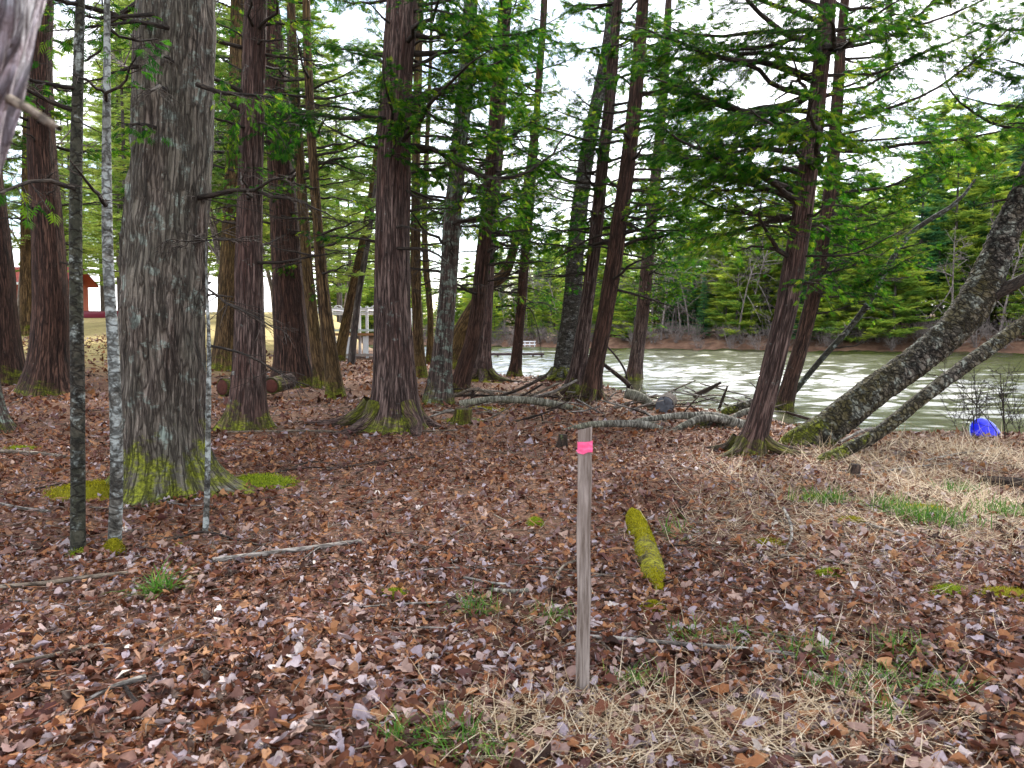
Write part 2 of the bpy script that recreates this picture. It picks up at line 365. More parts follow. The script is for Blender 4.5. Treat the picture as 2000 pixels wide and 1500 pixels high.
wz = WZ + calm * gust * (amp1 * (fbm(wx * 1.7 + .3 * wy, wy * 3.4, 1, 92, 2) - .5) * 2 + amp2 * (fbm(wx * .8 + .2 * wy, wy * 1.9, 2, 95, 2) - .5) * 2 + amp3 * (fbm(wx * .45, wy * 1.0, 3, 98, 2) - .5) * 2)
nr_, nc_ = wx.shape; i = np.arange(nr_ - 1)[:, None] * nc_ + np.arange(nc_ - 1)[None]
g = Geo(); g.add(np.stack([wx, wy, wz], -1).reshape(-1, 3), quads=np.stack([i, i + 1, i + nc_ + 1, i + nc_], -1).reshape(-1, 4))
g.add([(-60, -80, WZ - .16), (260, -80, WZ - .16), (260, 140, WZ - .16), (-60, 140, WZ - .16)], quads=[(0, 1, 2, 3)])
lake = tag(g.build('lake', MW), 'rippled lake reflecting pale sky, olive near the bank', None, kind='structure')

# ------------------------------------------------------------------ trees
def trunk(name, path, rad, mat, parent, sides=32, step=.09, dense=6.5, flare=.5, fh=.25, lobes=5, amp=.015, fx=17, fz=1.1, seed=0, sink=.3, cap=False, wob=.04, jag=0, flare_dir=None):
    path = np.asarray(path, float); rad = np.asarray(rad, float)
    if sink:
        d0 = unit(path[1] - path[0]); d0 = unit(d0 * .4 + np.array([0, 0, .6]))
        path = np.concatenate([[path[0] - d0 * sink], path]); rad = np.concatenate([[rad[0]], rad])
    f = spline(np.concatenate([path, rad[:, None]], 1), 600)
    s = np.concatenate([[0], np.cumsum(np.linalg.norm(np.diff(f[:, :3], axis=0), axis=1))])
    tot = s[-1]; d = min(dense, tot)
    ss = np.concatenate([np.linspace(0, d, max(3, int(d / step))), np.linspace(d, tot, max(2, int((tot - d) / .35)))[1:] if tot > d + .1 else []])
    C = np.stack([np.interp(ss, s, f[:, k]) for k in range(4)], 1); C, r = C[:, :3], np.maximum(C[:, 3], .004)
    T = unit(np.gradient(C, axis=0))
    ref = np.array([0, 1., 0]) if abs(T[:, 1]).mean() < .8 else np.array([1., 0, 0])
    A = unit(np.cross(T, ref)); Bv = unit(np.cross(A, T))
    th = np.linspace(0, 2 * math.pi, sides, endpoint=False)
    hgt = (ss - sink)[:, None]; TH = th[None] + 0 * hgt
    r0 = float(np.median(rad)); ct, st = np.cos(TH) * r0, np.sin(TH) * r0
    rr = r[:, None] * np.ones_like(TH)
    rs = R(seed + 11); ph = rs.rand(4) * 6.28
    if flare:
        lob = (.5 + .5 * np.cos(lobes * TH + ph[0] + 1.3 * np.sin(TH + ph[1]))) ** 1.6 * (.55 + .45 * np.cos(TH + ph[2])) * 1.5
        if flare_dir is not None:
            for an, am, wd in flare_dir:
                dd = np.abs((TH - an + math.pi) % (2 * math.pi) - math.pi); lob = lob * .8 + am * np.exp(-(dd / wd) ** 2)
        e = np.exp(-np.maximum(hgt, 0) / fh); e2 = np.exp(-np.maximum(hgt, 0) / (fh * 3.2))
        rr = rr * (1 + flare * e * (.35 + 1.0 * lob) + .13 * flare * e2)
    big = fbm(ct * 3.2, st * 3.2, hgt * .8, seed, 2) - .5
    rr = rr * (1 + wob * 4 * big)
    warp = 1.2 * (noise3(ct * 4, st * 4, hgt * 1.5, seed + 3) - .5)
    n1 = noise3(ct * fx + warp, st * fx + warp, hgt * fz, seed + 5); n2 = noise3(ct * fx * 2.1, st * fx * 2.1 + warp, hgt * fz * 2.3, seed + 6)
    ridge = (1 - np.abs(2 * n1 - 1)) * .7 + .3 * n2
    rr = rr + amp * (ridge - .6) * 2 * np.minimum(1, r[:, None] / r0 * 1.2)
    V = C[:, None] + rr[..., None] * (np.cos(TH)[..., None] * A[:, None] + np.sin(TH)[..., None] * Bv[:, None])
    n = len(ss); ii = np.arange(n - 1)[:, None] * sides; j = np.arange(sides)[None]; jn = (j + 1) % sides
    q = np.stack([ii + j, ii + jn, ii + sides + jn, ii + sides + j], -1).reshape(-1, 4)
    bc = np.stack([ct, st, hgt + 0 * TH], -1) + np.array([seed * 1.7 % 9, seed * 2.3 % 9, 0])
    g = Geo(); g.add(V.reshape(-1, 3), quads=q, bc=bc.reshape(-1, 3))
    if cap:
        for e, k in ((0, 0), (n - 1, (n - 1) * sides)):
            base = g.n; g.add(C[e][None] + T[e] * (.0 if e else 0), bc=np.array([[0, 0, float(hgt[e, 0])]]))
            t = np.stack([np.full(sides, base), k + np.arange(sides), k + (np.arange(sides) + 1) % sides], -1)
            g.t.append(t)
    ob = g.build(name, mat, parent)
    return ob, C, r, ss - sink
# spray template for cedar: a flat fan of slim scale-leaf tips
def spray_tmpl(n=5, wd=.06, spread=1.0, ln=.5):
    V, T = [], []
    def tri(a, d, l, w_, z):
        d = np.array(d) / np.linalg.norm(d); p = np.array([-d[1], d[0]]); a = np.array(a); k = len(V)
        V.extend([tuple(a + d * l * .1 - p * w_) + (0,), tuple(a + d * l * .35 + p * w_) + (z * .5,), tuple(a + d * l) + (z,)]); T.append((k, k + 1, k + 2))
    tri((0, 0), (1, 0), 1.05, wd * .8, -.14)
    for i_ in range(n):
        t = .04 + .74 * i_ / n
        for sgn in (-1, 1):
            tri((t + .03 * sgn, 0), (.85, sgn * spread * (1 - .3 * t)), ln * (1.1 - .8 * t), wd, -.16 * (1 + t))
    return np.array(V), np.array(T)
SPR = spray_tmpl(4); SPR_F = spray_tmpl(3, .07); SPR_S = spray_tmpl(2, .16)
def rotz(v, a):
    c_, s_ = np.cos(a), np.sin(a); return np.stack([v[..., 0] * c_ - v[..., 1] * s_, v[..., 0] * s_ + v[..., 1] * c_, v[..., 2]], -1)
def dress(gt, gf, P, L, rs, leaf=1.0, dens=10, sub=.42, tmpl=SPR, sz=(.09, .19), twig=1.0, start=.18, droop=.25):
    """side twigs and foliage sprays along a limb P (k,3)"""
    n2 = max(2, int(L * dens))
    t = start + (1 - start) * rs.rand(n2) ** .8
    k = len(P) - 1; o = spline(P, us=t * k); d = unit(spline(P, us=np.minimum(t + .04, 1) * k) - spline(P, us=np.maximum(t - .04, 0) * k))
    sgn = np.where(rs.rand(n2) < .5, -1, 1); an = sgn * (.5 + .75 * rs.rand(n2))
    d2 = rotz(d, an); d2[:, 2] += (rs.rand(n2) - .55) * .7; d2 = unit(d2)
    l2 = L * sub * (.35 + .75 * rs.rand(n2)) * (1.12 - .75 * t); l2 = np.clip(l2, .12, 1.1)
    u = np.array([0, .33, .67, 1.0])
    bend = (rs.rand(n2, 3) - .5) * .5
    PT = o[:, None] + l2[:, None, None] * (u[None, :, None] * d2[:, None] + (u ** 2)[None, :, None] * (bend[:, None] + np.array([0, 0, -droop])))
    rad = (.0035 + .004 * (1 - t))[:, None] * (1 - .75 * u)[None] * twig
    if gt is not None: tubes(gt, PT[:, [0, 2, 3]], rad[:, [0, 2, 3]], 3)
    # tertiary twigs
    m_ = 2
    oo = (PT[:, 1:3] + .5 * (rs.rand(n2, 2, 1) - .2) * (PT[:, 2:] - PT[:, 1:3])).reshape(-1, 3)
    dd = np.repeat(d2, m_, 0); a3 = np.where(rs.rand(len(oo)) < .5, -1, 1) * (.5 + .6 * rs.rand(len(oo)))
    d3 = rotz(dd, a3); d3[:, 2] += (rs.rand(len(oo)) - .6) * .6; d3 = unit(d3); l3 = np.repeat(l2, m_) * (.25 + .3 * rs.rand(len(oo)))
    if gt is not None: tubes(gt, np.stack([oo, oo + d3 * l3[:, None]], 1), np.stack([np.full(len(oo), .0028 * twig), np.full(len(oo), .0012 * twig)], 1), 3)
    if leaf > 0 and gf is not None:
        ns = np.maximum(1, (l2 * 36 * leaf).astype(int)); idx = np.repeat(np.arange(n2), ns)
        tt = .2 + .85 * rs.rand(len(idx)); kk = np.clip(tt * 3, 0, 2.999); i0 = kk.astype(int); fr = (kk - i0)[:, None]
        O = PT[idx, i0] * (1 - fr) + PT[idx, i0 + 1] * fr + (rs.rand(len(idx), 3) - .5) * np.array([.05, .05, .05])
        X = rotz(d2[idx], np.where(rs.rand(len(idx)) < .5, -1, 1) * (.2 + .7 * rs.rand(len(idx))))
        X[:, 2] += -.15 - .65 * rs.rand(len(idx)); X = unit(X)
        # more sprays at the tertiary tips
        O = np.concatenate([O, oo + d3 * l3[:, None] * .8]); X = np.concatenate([X, unit(d3 + np.array([0, 0, -.35]))])
        up = unit(np.array([0, 0, 1.]) + .9 * (rs.rand(len(O), 3) - .5)); Y = unit(np.cross(up, X)); Z = np.cross(X, Y)
        S = sz[0] + (sz[1] - sz[0]) * rs.rand(len(O))
        base = .15 + .5 * rs.rand()
        scatter(gf, tmpl[0], tmpl[1], O, X, Y, Z, S, rnd=np.clip(base + .28 * rs.randn(len(O)), 0, 1))
def limb_path(o, az, L, rise, arc, rs, k=7):
    t = np.linspace(0, 1, k)[:, None]; d = np.array([math.sin(az), math.cos(az), 0])
    side = np.array([d[1], -d[0], 0]); wv = np.cumsum(rs.randn(k, 1) * .035 * L, 0); wv[0] = 0
    wz = np.cumsum(rs.randn(k, 1) * .02 * L, 0); wz[0] = 0
    return o + d * L * t * (1 - .06 * t) + np.array([0, 0, 1.]) * L * (rise * t + arc * t * t) + side * wv + np.array([0, 0, 1.]) * wz
def sizes_path(pts, extra_h=None, d=None):
    """pixel path -> world path; pts (px, py, width px[, depth offset])"""
    b = ground_at(pts[0][0], pts[0][1]); d = b[1] if d is None else d
    P = [b]; W = [pts[0][2] * d / F / 2]
    P[0] = at(pts[0][0], pts[0][1], d)
    for p in pts[1:]:
        dd = d + (p[3] if len(p) > 3 else 0); P.append(at(p[0], p[1], dd)); W.append(p[2] * dd / F / 2)
    P, W = np.array(P), np.array(W) * .92
    if extra_h:
        dr = unit(P[-1] - P[-2]); top = P[-1][2]; q, r_ = P[-1].copy(), W[-1]
        n = 4
        for i_ in range(n):
            dr = unit(dr + np.array([0, 0, .35])); step = (extra_h - top) / n
            if step <= 0: break
            q = q + dr * step / dr[2]; P = np.concatenate([P, [q]]); W = np.append(W, max(.012, r_ * (1 - (i_ + 1) / n * .94)))
    return P, W, d
TREES = []
def tree(name, label, pts, mat, H_=13, seed=0, live=(3.5, 26, 2.2), dead=(1.8, 8, 1.2), leaf=1.0, foli='cedar', limbs=(), stubs=0, group=None, azf=None, d=None, dens=12, tk=None, roots=0, cat='tree', lrise=(-.18, .25), sz=(.062, .132), sub=.48):
    """one tree > trunk, limb (each), crown, twigs.  live/dead = (start height, count, max length)"""
    rs = R(seed + 500); live = (live[0], int(live[1] * 1.85), live[2] * 1.15); dead = (dead[0], int(dead[1] * 1.7), dead[2] * 1.15)
    if H_:
        H_ = max(H_, 4.2 + .47 * ground_at(pts[0][0], pts[0][1])[1])
    P, W, d = sizes_path(pts, H_, d)
    root = thing(name, label, cat, P[0], group)
    kw = dict(seed=seed); kw.update(tk or {})
    _, C, rr, ss = trunk('trunk', P, W, mat, root, **kw)
    hC = C[:, 2] - P[0][2]
    if not H_: H_ = float(hC.max())
    gt, gf = Geo(), Geo()
    for i_ in range(roots):
        az = 2 * math.pi * (i_ + .7 * rs.rand()) / roots; L = W[0] * (1.5 + 2.2 * rs.rand()) + .1; K = 9; t = np.linspace(0, 1, K)
        az_ = az + np.cumsum(rs.randn(K) * .13); x = P[0][0] + np.cumsum(np.cos(az_)) * L / K + math.cos(az) * W[0] * .5; y = P[0][1] + np.cumsum(np.sin(az_)) * L / K + math.sin(az) * W[0] * .5
        r_ = W[0] * (.34 * (1 - t) ** .9 + .05); z = H(x, y) + r_ * (.75 - .9 * t) + .02 + W[0] * .7 * np.exp(-t * 6)
        gl = Geo(); tubes(gl, spline(np.stack([x, y, z], 1), 18), np.interp(np.linspace(0, 1, 18), t, r_), 9); gl.at['bc'] = [np.concatenate(gl.at['bc']) * np.array([1, 1, .25]) + np.array([0, 0, -.62])]; gl.build('root', mat, root)
    def one(o, Lp, r0, lf, big, dn):
        L = np.sum(np.linalg.norm(np.diff(Lp, axis=0), axis=1))
        gl = Geo(); K = max(7, int(L * 5)); PP = spline(Lp, K); t = np.linspace(0, 1, K)
        PP[1:] += (rs.rand(K - 1, 3) - .5) * .025
        tubes(gl, PP, r0 * (1 - t) ** .8 + .0035, 6 if r0 > .012 else 4)
        gl.build('limb', B['limb'], root)
        if Lp[:, 2].min() > CAMZ + .45 * Lp[:, 1].mean() + .5:      # above the picture: coarser sprays, no fine twigs
            dress(None, gf, Lp, L, rs, lf * .22, dn * .4, tmpl=SPR_S, sz=(sz[0] * 2, sz[1] * 2), sub=sub)
        elif d > 17: dress(gt, gf, Lp, L, rs, lf * .72, dn, tmpl=SPR_F, sz=(sz[0] * 1.2, sz[1] * 1.25), sub=sub)
        else: dress(gt, gf, Lp, L, rs, lf, dn, tmpl=SPR, sz=sz, sub=sub)
    for (z0, n, Lm), alive in ((dead, 0), (live, 1)):
        hi = H_ - .4 if alive else max(live[0] + 2.5, z0 + .5)
        for i_ in range(n):
            z = z0 + (hi - z0) * ((i_ + rs.rand()) / n) ** (1.25 if alive else 1)
            k = int(np.argmin(np.abs(hC - z))); o = C[k]
            az = rs.rand() * 2 * math.pi
            if azf is not None and rs.rand() < azf[2]: az = azf[0] + (rs.rand() - .5) * azf[1]
            L = Lm * (.45 + .6 * rs.rand()) * (1 if not alive else max(.25, 1 - (z / (H_ + 1)) ** 2.2))
            r0 = min(rr[k] * .42, .012 + .011 * L)
            Lp = limb_path(o, az, L, lrise[0] + (lrise[1] - lrise[0]) * rs.rand(), (.05 + .30 * rs.rand()) if alive else (-.25 + .5 * rs.rand()), rs)
            lf = leaf * (.55 + .8 * rs.rand()) if alive else (0 if rs.rand() < .75 else .3 * leaf)
            one(o, Lp, r0, lf, 0, dens)
    for lm in limbs:      # limbs read off the photograph: (list of (px, py, depth offset), radius, leaf)
        Lp = np.array([at(p[0], p[1], d + p[2]) for p in lm[0]]); one(Lp[0], Lp, lm[1], lm[2], 1, dens)
    if gt.n: tag(gt.build('twigs', B['twig'], root), kind='stuff')
    if gf.n: gf.build('crown', LM[foli], root, smooth=False)
    TREES.append((root, P[0], W[0]))
    return root

# the big pine, its neighbours and the saplings on the left
tree('pine_tree', 'massive grey furrowed trunk with moss spreading round its foot', [(325, 962, 172), (320, 850, 168), (318, 700, 166), (322, 500, 163), (335, 300, 155), (340, 100, 154), (343, 0, 150)], B['pine'], 17, 1,
     live=(6.5, 20, 2.6), dead=(2.6, 12, 1.5), leaf=.8, azf=(math.pi, 2.6, .55),
     tk=dict(sides=120, step=.035, dense=5.2, amp=.034, fx=12, fz=2.6, flare=.50, fh=.17, lobes=5, wob=.02, flare_dir=[(0.15, 1.7, .30), (math.pi - .1, 1.9, .35)]),
     limbs=[([(330, 55, -.4), (260, 42, -.6), (180, 50, -.8), (90, 62, -.9)], .018, .1), ([(300, 28, -.4), (210, 35, -.7), (120, 20, -.9)], .016, .1),
            ([(385, 165, -.4), (430, 180, -.5), (500, 186, -.6), (570, 200, -.7)], .022, .4), ([(270, 130, -.3), (215, 145, -.4), (165, 165, -.5)], .014, .1),
            ([(400, 560, -.2), (440, 590, -.6), (500, 622, -.9), (560, 650, -1.0)], .010, 0), ([(405, 675, -.2), (470, 690, -.5), (540, 725, -.8), (590, 755, -.9)], .010, 0)])
tree('sapling', 'slim dark sapling spotted with pale lichen, stump-mossed at its foot', [(153, 1085, 30), (152, 900, 28), (151, 700, 27), (148, 500, 25), (149, 300, 23), (154, 100, 19), (157, 0, 17)], B['sapling_dark'], 8, 2,
     live=(4.4, 7, 1.0), dead=(2.5, 8, .7), leaf=.5, tk=dict(sides=22, step=.05, amp=.003, flare=.12, fh=.06, wob=.012))
tree('sapling', 'slim pale grey sapling with a yellow mossy foot', [(224, 1076, 27), (228, 900, 25), (222, 700, 23), (211, 500, 22), (208, 300, 18), (209, 100, 14), (209, 0, 12)], B['sapling_grey'], 7, 3,
     live=(4.2, 6, .9), dead=(2.4, 7, .7), leaf=.5, tk=dict(sides=22, step=.05, amp=.002, flare=.12, fh=.06, wob=.012))
tree('sapling', 'thin whip of a sapling standing before the mossy root of the massive trunk', [(402, 1040, 13), (405, 940, 12), (407, 800, 11), (408, 680, 9), (404, 560, 6), (402, 470, 3)], B['sapling_grey'], 0, 4,
     live=(1, 0, 1), dead=(1.6, 5, .45), leaf=0, tk=dict(sides=12, step=.05, amp=.002, flare=.1, fh=.05, wob=.01))
tree('cedar_tree', 'cedar with a broad mossy left root behind the dark sapling', [(88, 768, 92), (94, 700, 72), (100, 600, 66), (93, 450, 60), (82, 300, 54), (77, 150, 48), (80, 50, 44), (82, 0, 42)], B['cedar_red'], 15, 5,
     live=(5, 16, 2.2), dead=(2.6, 12, 1.4), leaf=.8, tk=dict(flare=.55, fh=.4, sides=56, flare_dir=[(math.pi, .9, .4)]))
tree('cedar_tree', 'dark red-barked trunk leaning away beside the broad-rooted cedar', [(8, 748, 84), (0, 650, 72), (-8, 520, 66), (-22, 380, 58), (-40, 200, 50), (-60, 0, 44)], B['cedar_red'], 14, 6, live=(5, 8, 2), dead=(3, 5, 1.2), leaf=.8, tk=dict(flare=.3, fh=.3))
tree('cedar_tree', 'green-mossed trunk foot in front of the dark red-barked trunk', [(-38, 842, 100), (-48, 740, 84), (-60, 600, 76), (-78, 400, 70), (-90, 100, 60)], B['cedar_pale'], 14, 7, live=(5, 6, 2), dead=(4, 0, 1), leaf=.8, tk=dict(flare=.5, fh=.2, flare_dir=[(0, .8, .5)]))
tree('cedar_tree', 'slim brown trunk rising between two thick red trunks', [(53, 655, 30), (53, 560, 27), (54, 430, 25), (56, 250, 22), (58, 80, 18)], B['cedar_brown'], 16, 8, live=(4.5, 14, 2), dead=(3, 6, 1.3), foli='light', sz=(.12, .26), tk=dict(flare=.2, sides=28))
tree('cedar_tree', 'straight reddish grey cedar with a mossy skirt and log pile behind', [(482, 838, 92), (484, 780, 76), (486, 650, 62), (486, 500, 53), (489, 350, 49), (493, 200, 46), (500, 0, 44)], B['cedar'], 15, 9,
     live=(4.6, 12, 2.2), dead=(2.4, 14, 1.5), leaf=.8, tk=dict(flare=.4, fh=.2, sides=64, step=.045, flare_dir=[(math.pi, .8, .4)]),
     limbs=[([(505, 240, -.2), (535, 250, -.5), (560, 290, -.7)], .012, 1.6), ([(500, 180, -.2), (470, 230, -.6), (450, 300, -.8)], .012, .6)])
tree('cedar_tree', 'yellow-brown cedar half hidden behind the reddish grey cedar', [(437, 722, 50), (441, 640, 40), (447, 520, 38), (455, 350, 34), (462, 150, 30), (466, 0, 28)], B['cedar_brown'], 15, 10, live=(4.5, 14, 2), dead=(3, 6, 1.3), foli='light', sz=(.12, .26), tk=dict(flare=.5, fh=.4, flare_dir=[(math.pi, .8, .4)]))
tree('cedar_tree', 'thick dark cedar leaning back beside the stacked logs', [(577, 755, 92), (572, 680, 76), (564, 560, 68), (554, 400, 58), (541, 200, 50), (530, 60, 44), (524, 0, 40)], B['cedar_red'], 17, 12,
     live=(5.4, 11, 2.6), dead=(3, 14, 1.8), leaf=.9, tk=dict(flare=.3, fh=.3, sides=60))
tree('cedar_tree', 'slim yellowish cedar of a twin pair, shaggy at the foot', [(628, 757, 30), (616, 660, 25), (602, 540, 22), (590, 380, 20), (578, 200, 18), (568, 0, 15)], B['cedar_brown'], 13, 13, live=(4.8, 8, 1.8), dead=(2.6, 12, 1.4), tk=dict(flare=.3, sides=30))
tree('cedar_tree', 'slim brown cedar of a twin pair, slightly nearer the thick root-flared cedar', [(655, 778, 36), (645, 690, 30), (632, 580, 26), (620, 440, 22), (608, 260, 18), (600, 80, 16), (598, 0, 15)], B['cedar_brown'], 13, 14, live=(4.8, 8, 1.8), dead=(2.4, 14, 1.5), tk=dict(flare=.3, sides=30))
tree('cedar_tree', 'slanting grey-brown cedar in front of the white railed deck', [(662, 705, 24), (672, 650, 21), (688, 570, 18), (705, 490, 16), (722, 400, 13), (735, 300, 11)], B['cedar_brown'], 12, 15, live=(5, 10, 1.8), dead=(3, 8, 1.4), foli='light', sz=(.12, .26), tk=dict(flare=.2, sides=24))
tree('cedar_tree', 'pale slim leaning stem beside the white railed deck', [(686, 712, 15), (692, 650, 14), (700, 580, 13), (712, 510, 12), (722, 450, 9)], B['far_trunk'], 10, 16, live=(5, 8, 1.6), dead=(3, 6, 1.2), foli='light', sz=(.12, .26), tk=dict(flare=.2, sides=20))
tree('cedar_tree', 'stout straight cedar with wide mossy root flare in the middle of the clearing', [(768, 838, 108), (770, 780, 96), (770, 700, 84), (768, 600, 76), (767, 450, 69), (770, 300, 65), (777, 150, 62), (786, 0, 62)], B['cedar'], 15, 17, roots=5,
     live=(4.0, 26, 2.4), dead=(2.6, 10, 1.4), leaf=1.0, azf=(math.pi / 2, 2.0, .6),
     tk=dict(flare=.62, fh=.17, sides=96, step=.035, amp=.020, fx=15, lobes=6, flare_dir=[(0.2, .7, .35), (math.pi - .3, .8, .35), (-1.4, .5, .5)]),
     limbs=[([(800, 285, 0), (845, 290, -.1), (890, 318, -.2), (950, 348, -.3), (1020, 340, -.2), (1075, 305, 0), (1100, 270, .1), (1140, 245, .2)], .045, .15),
            ([(805, 105, 0), (860, 103, -.1), (930, 98, -.2), (1010, 88, -.3), (1080, 95, -.4)], .045, 1.0),
            ([(800, 22, 0), (850, 20, -.4), (920, 40, -.7)], .03, 1.2), ([(770, 125, -.2), (755, 140, -.5), (762, 170, -.6), (770, 190, -.6)], .010, 2.2), ([(785, 165, -.25), (790, 190, -.5), (782, 225, -.6), (770, 250, -.6)], .010, 2.6)])
tree('cedar_tree', 'slender cedar close behind the stout root-flared cedar', [(822, 738, 26), (816, 640, 22), (812, 520, 21), (812, 380, 19), (815, 200, 17), (820, 0, 15)], B['cedar_brown'], 13, 18, live=(3.8, 16, 1.8), dead=(2.6, 10, 1.4), tk=dict(flare=.3, sides=28))
tree('cedar_tree', 'thin yellow-brown stem with curved foot behind the lichen-white cedar', [(838, 712, 15), (841, 640, 14), (838, 580, 13), (832, 520, 13), (829, 400, 11), (838, 200, 9)], B['cedar_brown'], 12, 19, live=(4, 10, 1.6), dead=(3, 8, 1.2), tk=dict(flare=.2, sides=20))
tree('cedar_tree', 'cedar whose foot is coated in pale green lichen', [(856, 790, 54), (862, 720, 45), (869, 640, 38), (876, 540, 36), (884, 420, 35), (897, 290, 34), (910, 150, 32), (920, 0, 28)], B['cedar_pale'], 14, 20,
     live=(3.6, 22, 2.3), dead=(2.4, 12, 1.7), tk=dict(flare=.35, fh=.3, sides=48))
tree('cedar_tree', 'dark bowed cedar stem curving up from the brush pile', [(897, 768, 36), (904, 730, 36), (922, 670, 33), (935, 590, 32), (943, 500, 30), (956, 380, 28), (966, 240, 26), (978, 100, 24), (985, 0, 22)], B['cedar_red'], 13, 21,
     live=(3.6, 20, 2.2), dead=(2.2, 14, 1.8), tk=dict(flare=.2, sides=40))
tree('cedar_tree', 'cedar with green moss round its foot just behind the bowed stem', [(940, 744, 44), (942, 690, 36), (948, 600, 30), (956, 480, 27), (968, 340, 25), (980, 180, 22), (990, 0, 19)], B['cedar'], 13, 22, roots=7,
     live=(4, 18, 2.2), dead=(2.6, 12, 1.7), tk=dict(flare=.4, fh=.35, sides=40))
tree('cedar_tree', 'forking cedar leaning out with a swept low branch over the lake edge', [(888, 720, 46), (900, 660, 42), (925, 610, 38), (955, 560, 26), (985, 535, 22), (1002, 490, 19), (1018, 420, 17), (1034, 330, 15), (1048, 220, 13)], B['cedar_brown'], 12, 23,
     live=(4.2, 14, 2), dead=(3, 10, 1.6), tk=dict(flare=.2, sides=30), limbs=[([(968, 600, 0), (985, 598, 0), (1015, 596, .2), (1055, 590, .3), (1085, 605, .4), (1105, 620, .5)], .05, .3)])
tree('cedar_tree', 'lone slim cedar standing on the point against the water', [(1004, 735, 28), (1010, 690, 23), (1016, 620, 21), (1024, 520, 20), (1034, 410, 18), (1043, 300, 16), (1050, 190, 14), (1058, 60, 11)], B['cedar_red'], 12, 24,
     live=(3.6, 18, 2.2), dead=(2.2, 16, 1.8), tk=dict(flare=.4, fh=.2, sides=32), limbs=[([(1022, 592, 0), (1040, 610, -.2), (1052, 650, -.3), (1058, 690, -.4)], .02, 0), ([(1025, 560, 0), (1060, 570, -.3), (1100, 590, -.5)], .02, .3)])
tree('birch_tree', 'old dark birch with scaly bark beside two cedars on shared roots', [(1100, 745, 46), (1104, 690, 40), (1117, 600, 38), (1124, 500, 36), (1133, 400, 34), (1147, 300, 31), (1168, 190, 27), (1188, 80, 24), (1196, 0, 22)], B['old_birch'], 14, 25, roots=7,
     live=(5.5, 12, 2.2), dead=(3.0, 10, 1.8), leaf=.8, tk=dict(flare=.3, fh=.3, sides=44, amp=.008, fx=12, fz=9))
tree('cedar_tree', 'reddish cedar sharing exposed roots with the old dark birch', [(1122, 776, 46), (1130, 720, 34), (1142, 630, 29), (1155, 530, 27), (1166, 430, 26), (1177, 320, 25), (1192, 180, 23), (1203, 40, 20), (1207, 0, 19)], B['cedar'], 14, 26, roots=7,
     live=(3.4, 24, 2.4), dead=(2.2, 12, 1.6), tk=dict(flare=.55, fh=.3, sides=44, flare_dir=[(math.pi, 1, .5)]))
tree('cedar_tree', 'cedar with two gnarled foot roots nearest the birch branches on the bank', [(1156, 784, 44), (1160, 730, 36), (1178, 640, 34), (1196, 530, 34), (1212, 420, 33), (1227, 310, 31), (1242, 180, 28), (1253, 40, 24), (1256, 0, 23)], B['cedar_red'], 14, 27, roots=7,
     live=(3.2, 26, 2.6), dead=(2.2, 10, 1.6), azf=(math.pi / 2, 2.2, .5), tk=dict(flare=.55, fh=.25, sides=48, flare_dir=[(0, .9, .4), (math.pi, .6, .4)]))
tree('cedar_tree', 'slim grey-sided cedar at the very edge of the water', [(1238, 742, 36), (1243, 700, 31), (1254, 620, 28), (1264, 520, 26), (1273, 420, 24), (1285, 300, 21), (1297, 170, 18), (1304, 40, 15)], B['cedar'], 13, 28,
     live=(3.2, 30, 2.9), dead=(2.4, 8, 1.5), azf=(math.pi / 2, 2.2, .5), tk=dict(flare=.3, sides=40))
tree('cedar_tree', 'leaning red cedar with moss-blackened foot beside the slanting birch', [(1464, 888, 66), (1478, 840, 52), (1496, 770, 46), (1514, 700, 45), (1532, 620, 45), (1550, 520, 44), (1569, 400, 41), (1587, 270, 38), (1603, 130, 34), (1618, 0, 31)], B['cedar'], 12, 29, roots=5,
     live=(2.8, 40, 2.7), dead=(2.0, 10, 1.5), leaf=1.0, azf=(-math.pi / 2, 2.4, .6), tk=dict(flare=.4, fh=.14, sides=64, step=.04, lobes=4),
     limbs=[([(1615, 102, 0), (1680, 88, -.1), (1750, 65, -.2), (1833, 37, -.3), (1917, 0, -.4), (1980, -30, -.5)], .02, .5), ([(1600, 148, 0), (1700, 145, .1), (1770, 118, .2), (1850, 85, .3), (1930, 50, .3), (2010, 20, .4)], .019, .5),
            ([(1590, 245, 0), (1650, 242, -.2), (1730, 212, -.3), (1800, 187, -.4), (1860, 150, -.4), (1930, 95, -.5), (2010, 20, -.6)], .021, .4), ([(1583, 290, 0), (1680, 294, -.3), (1760, 283, -.5), (1840, 276, -.6), (1930, 262, -.8), (2020, 240, -.9)], .026, .5),
            ([(1565, 418, 0), (1590, 420, -.2), (1612, 405, -.3), (1660, 402, -.4)], .02, .1), ([(1560, 500, 0), (1620, 500, -.3), (1670, 495, -.5), (1720, 470, -.7), (1780, 440, -.8)], .014, 0),
            ([(1545, 445, 0), (1510, 443, -.2), (1470, 425, -.4), (1420, 390, -.6), (1370, 360, -.8)], .016, 1.0), ([(1610, 92, 0), (1560, 95, .2), (1500, 93, .3), (1420, 90, .4), (1340, 100, .5)], .022, 1.0),
            ([(1588, 180, 0), (1545, 195, -.2), (1500, 215, -.3), (1440, 225, -.5)], .018, 1.2)])
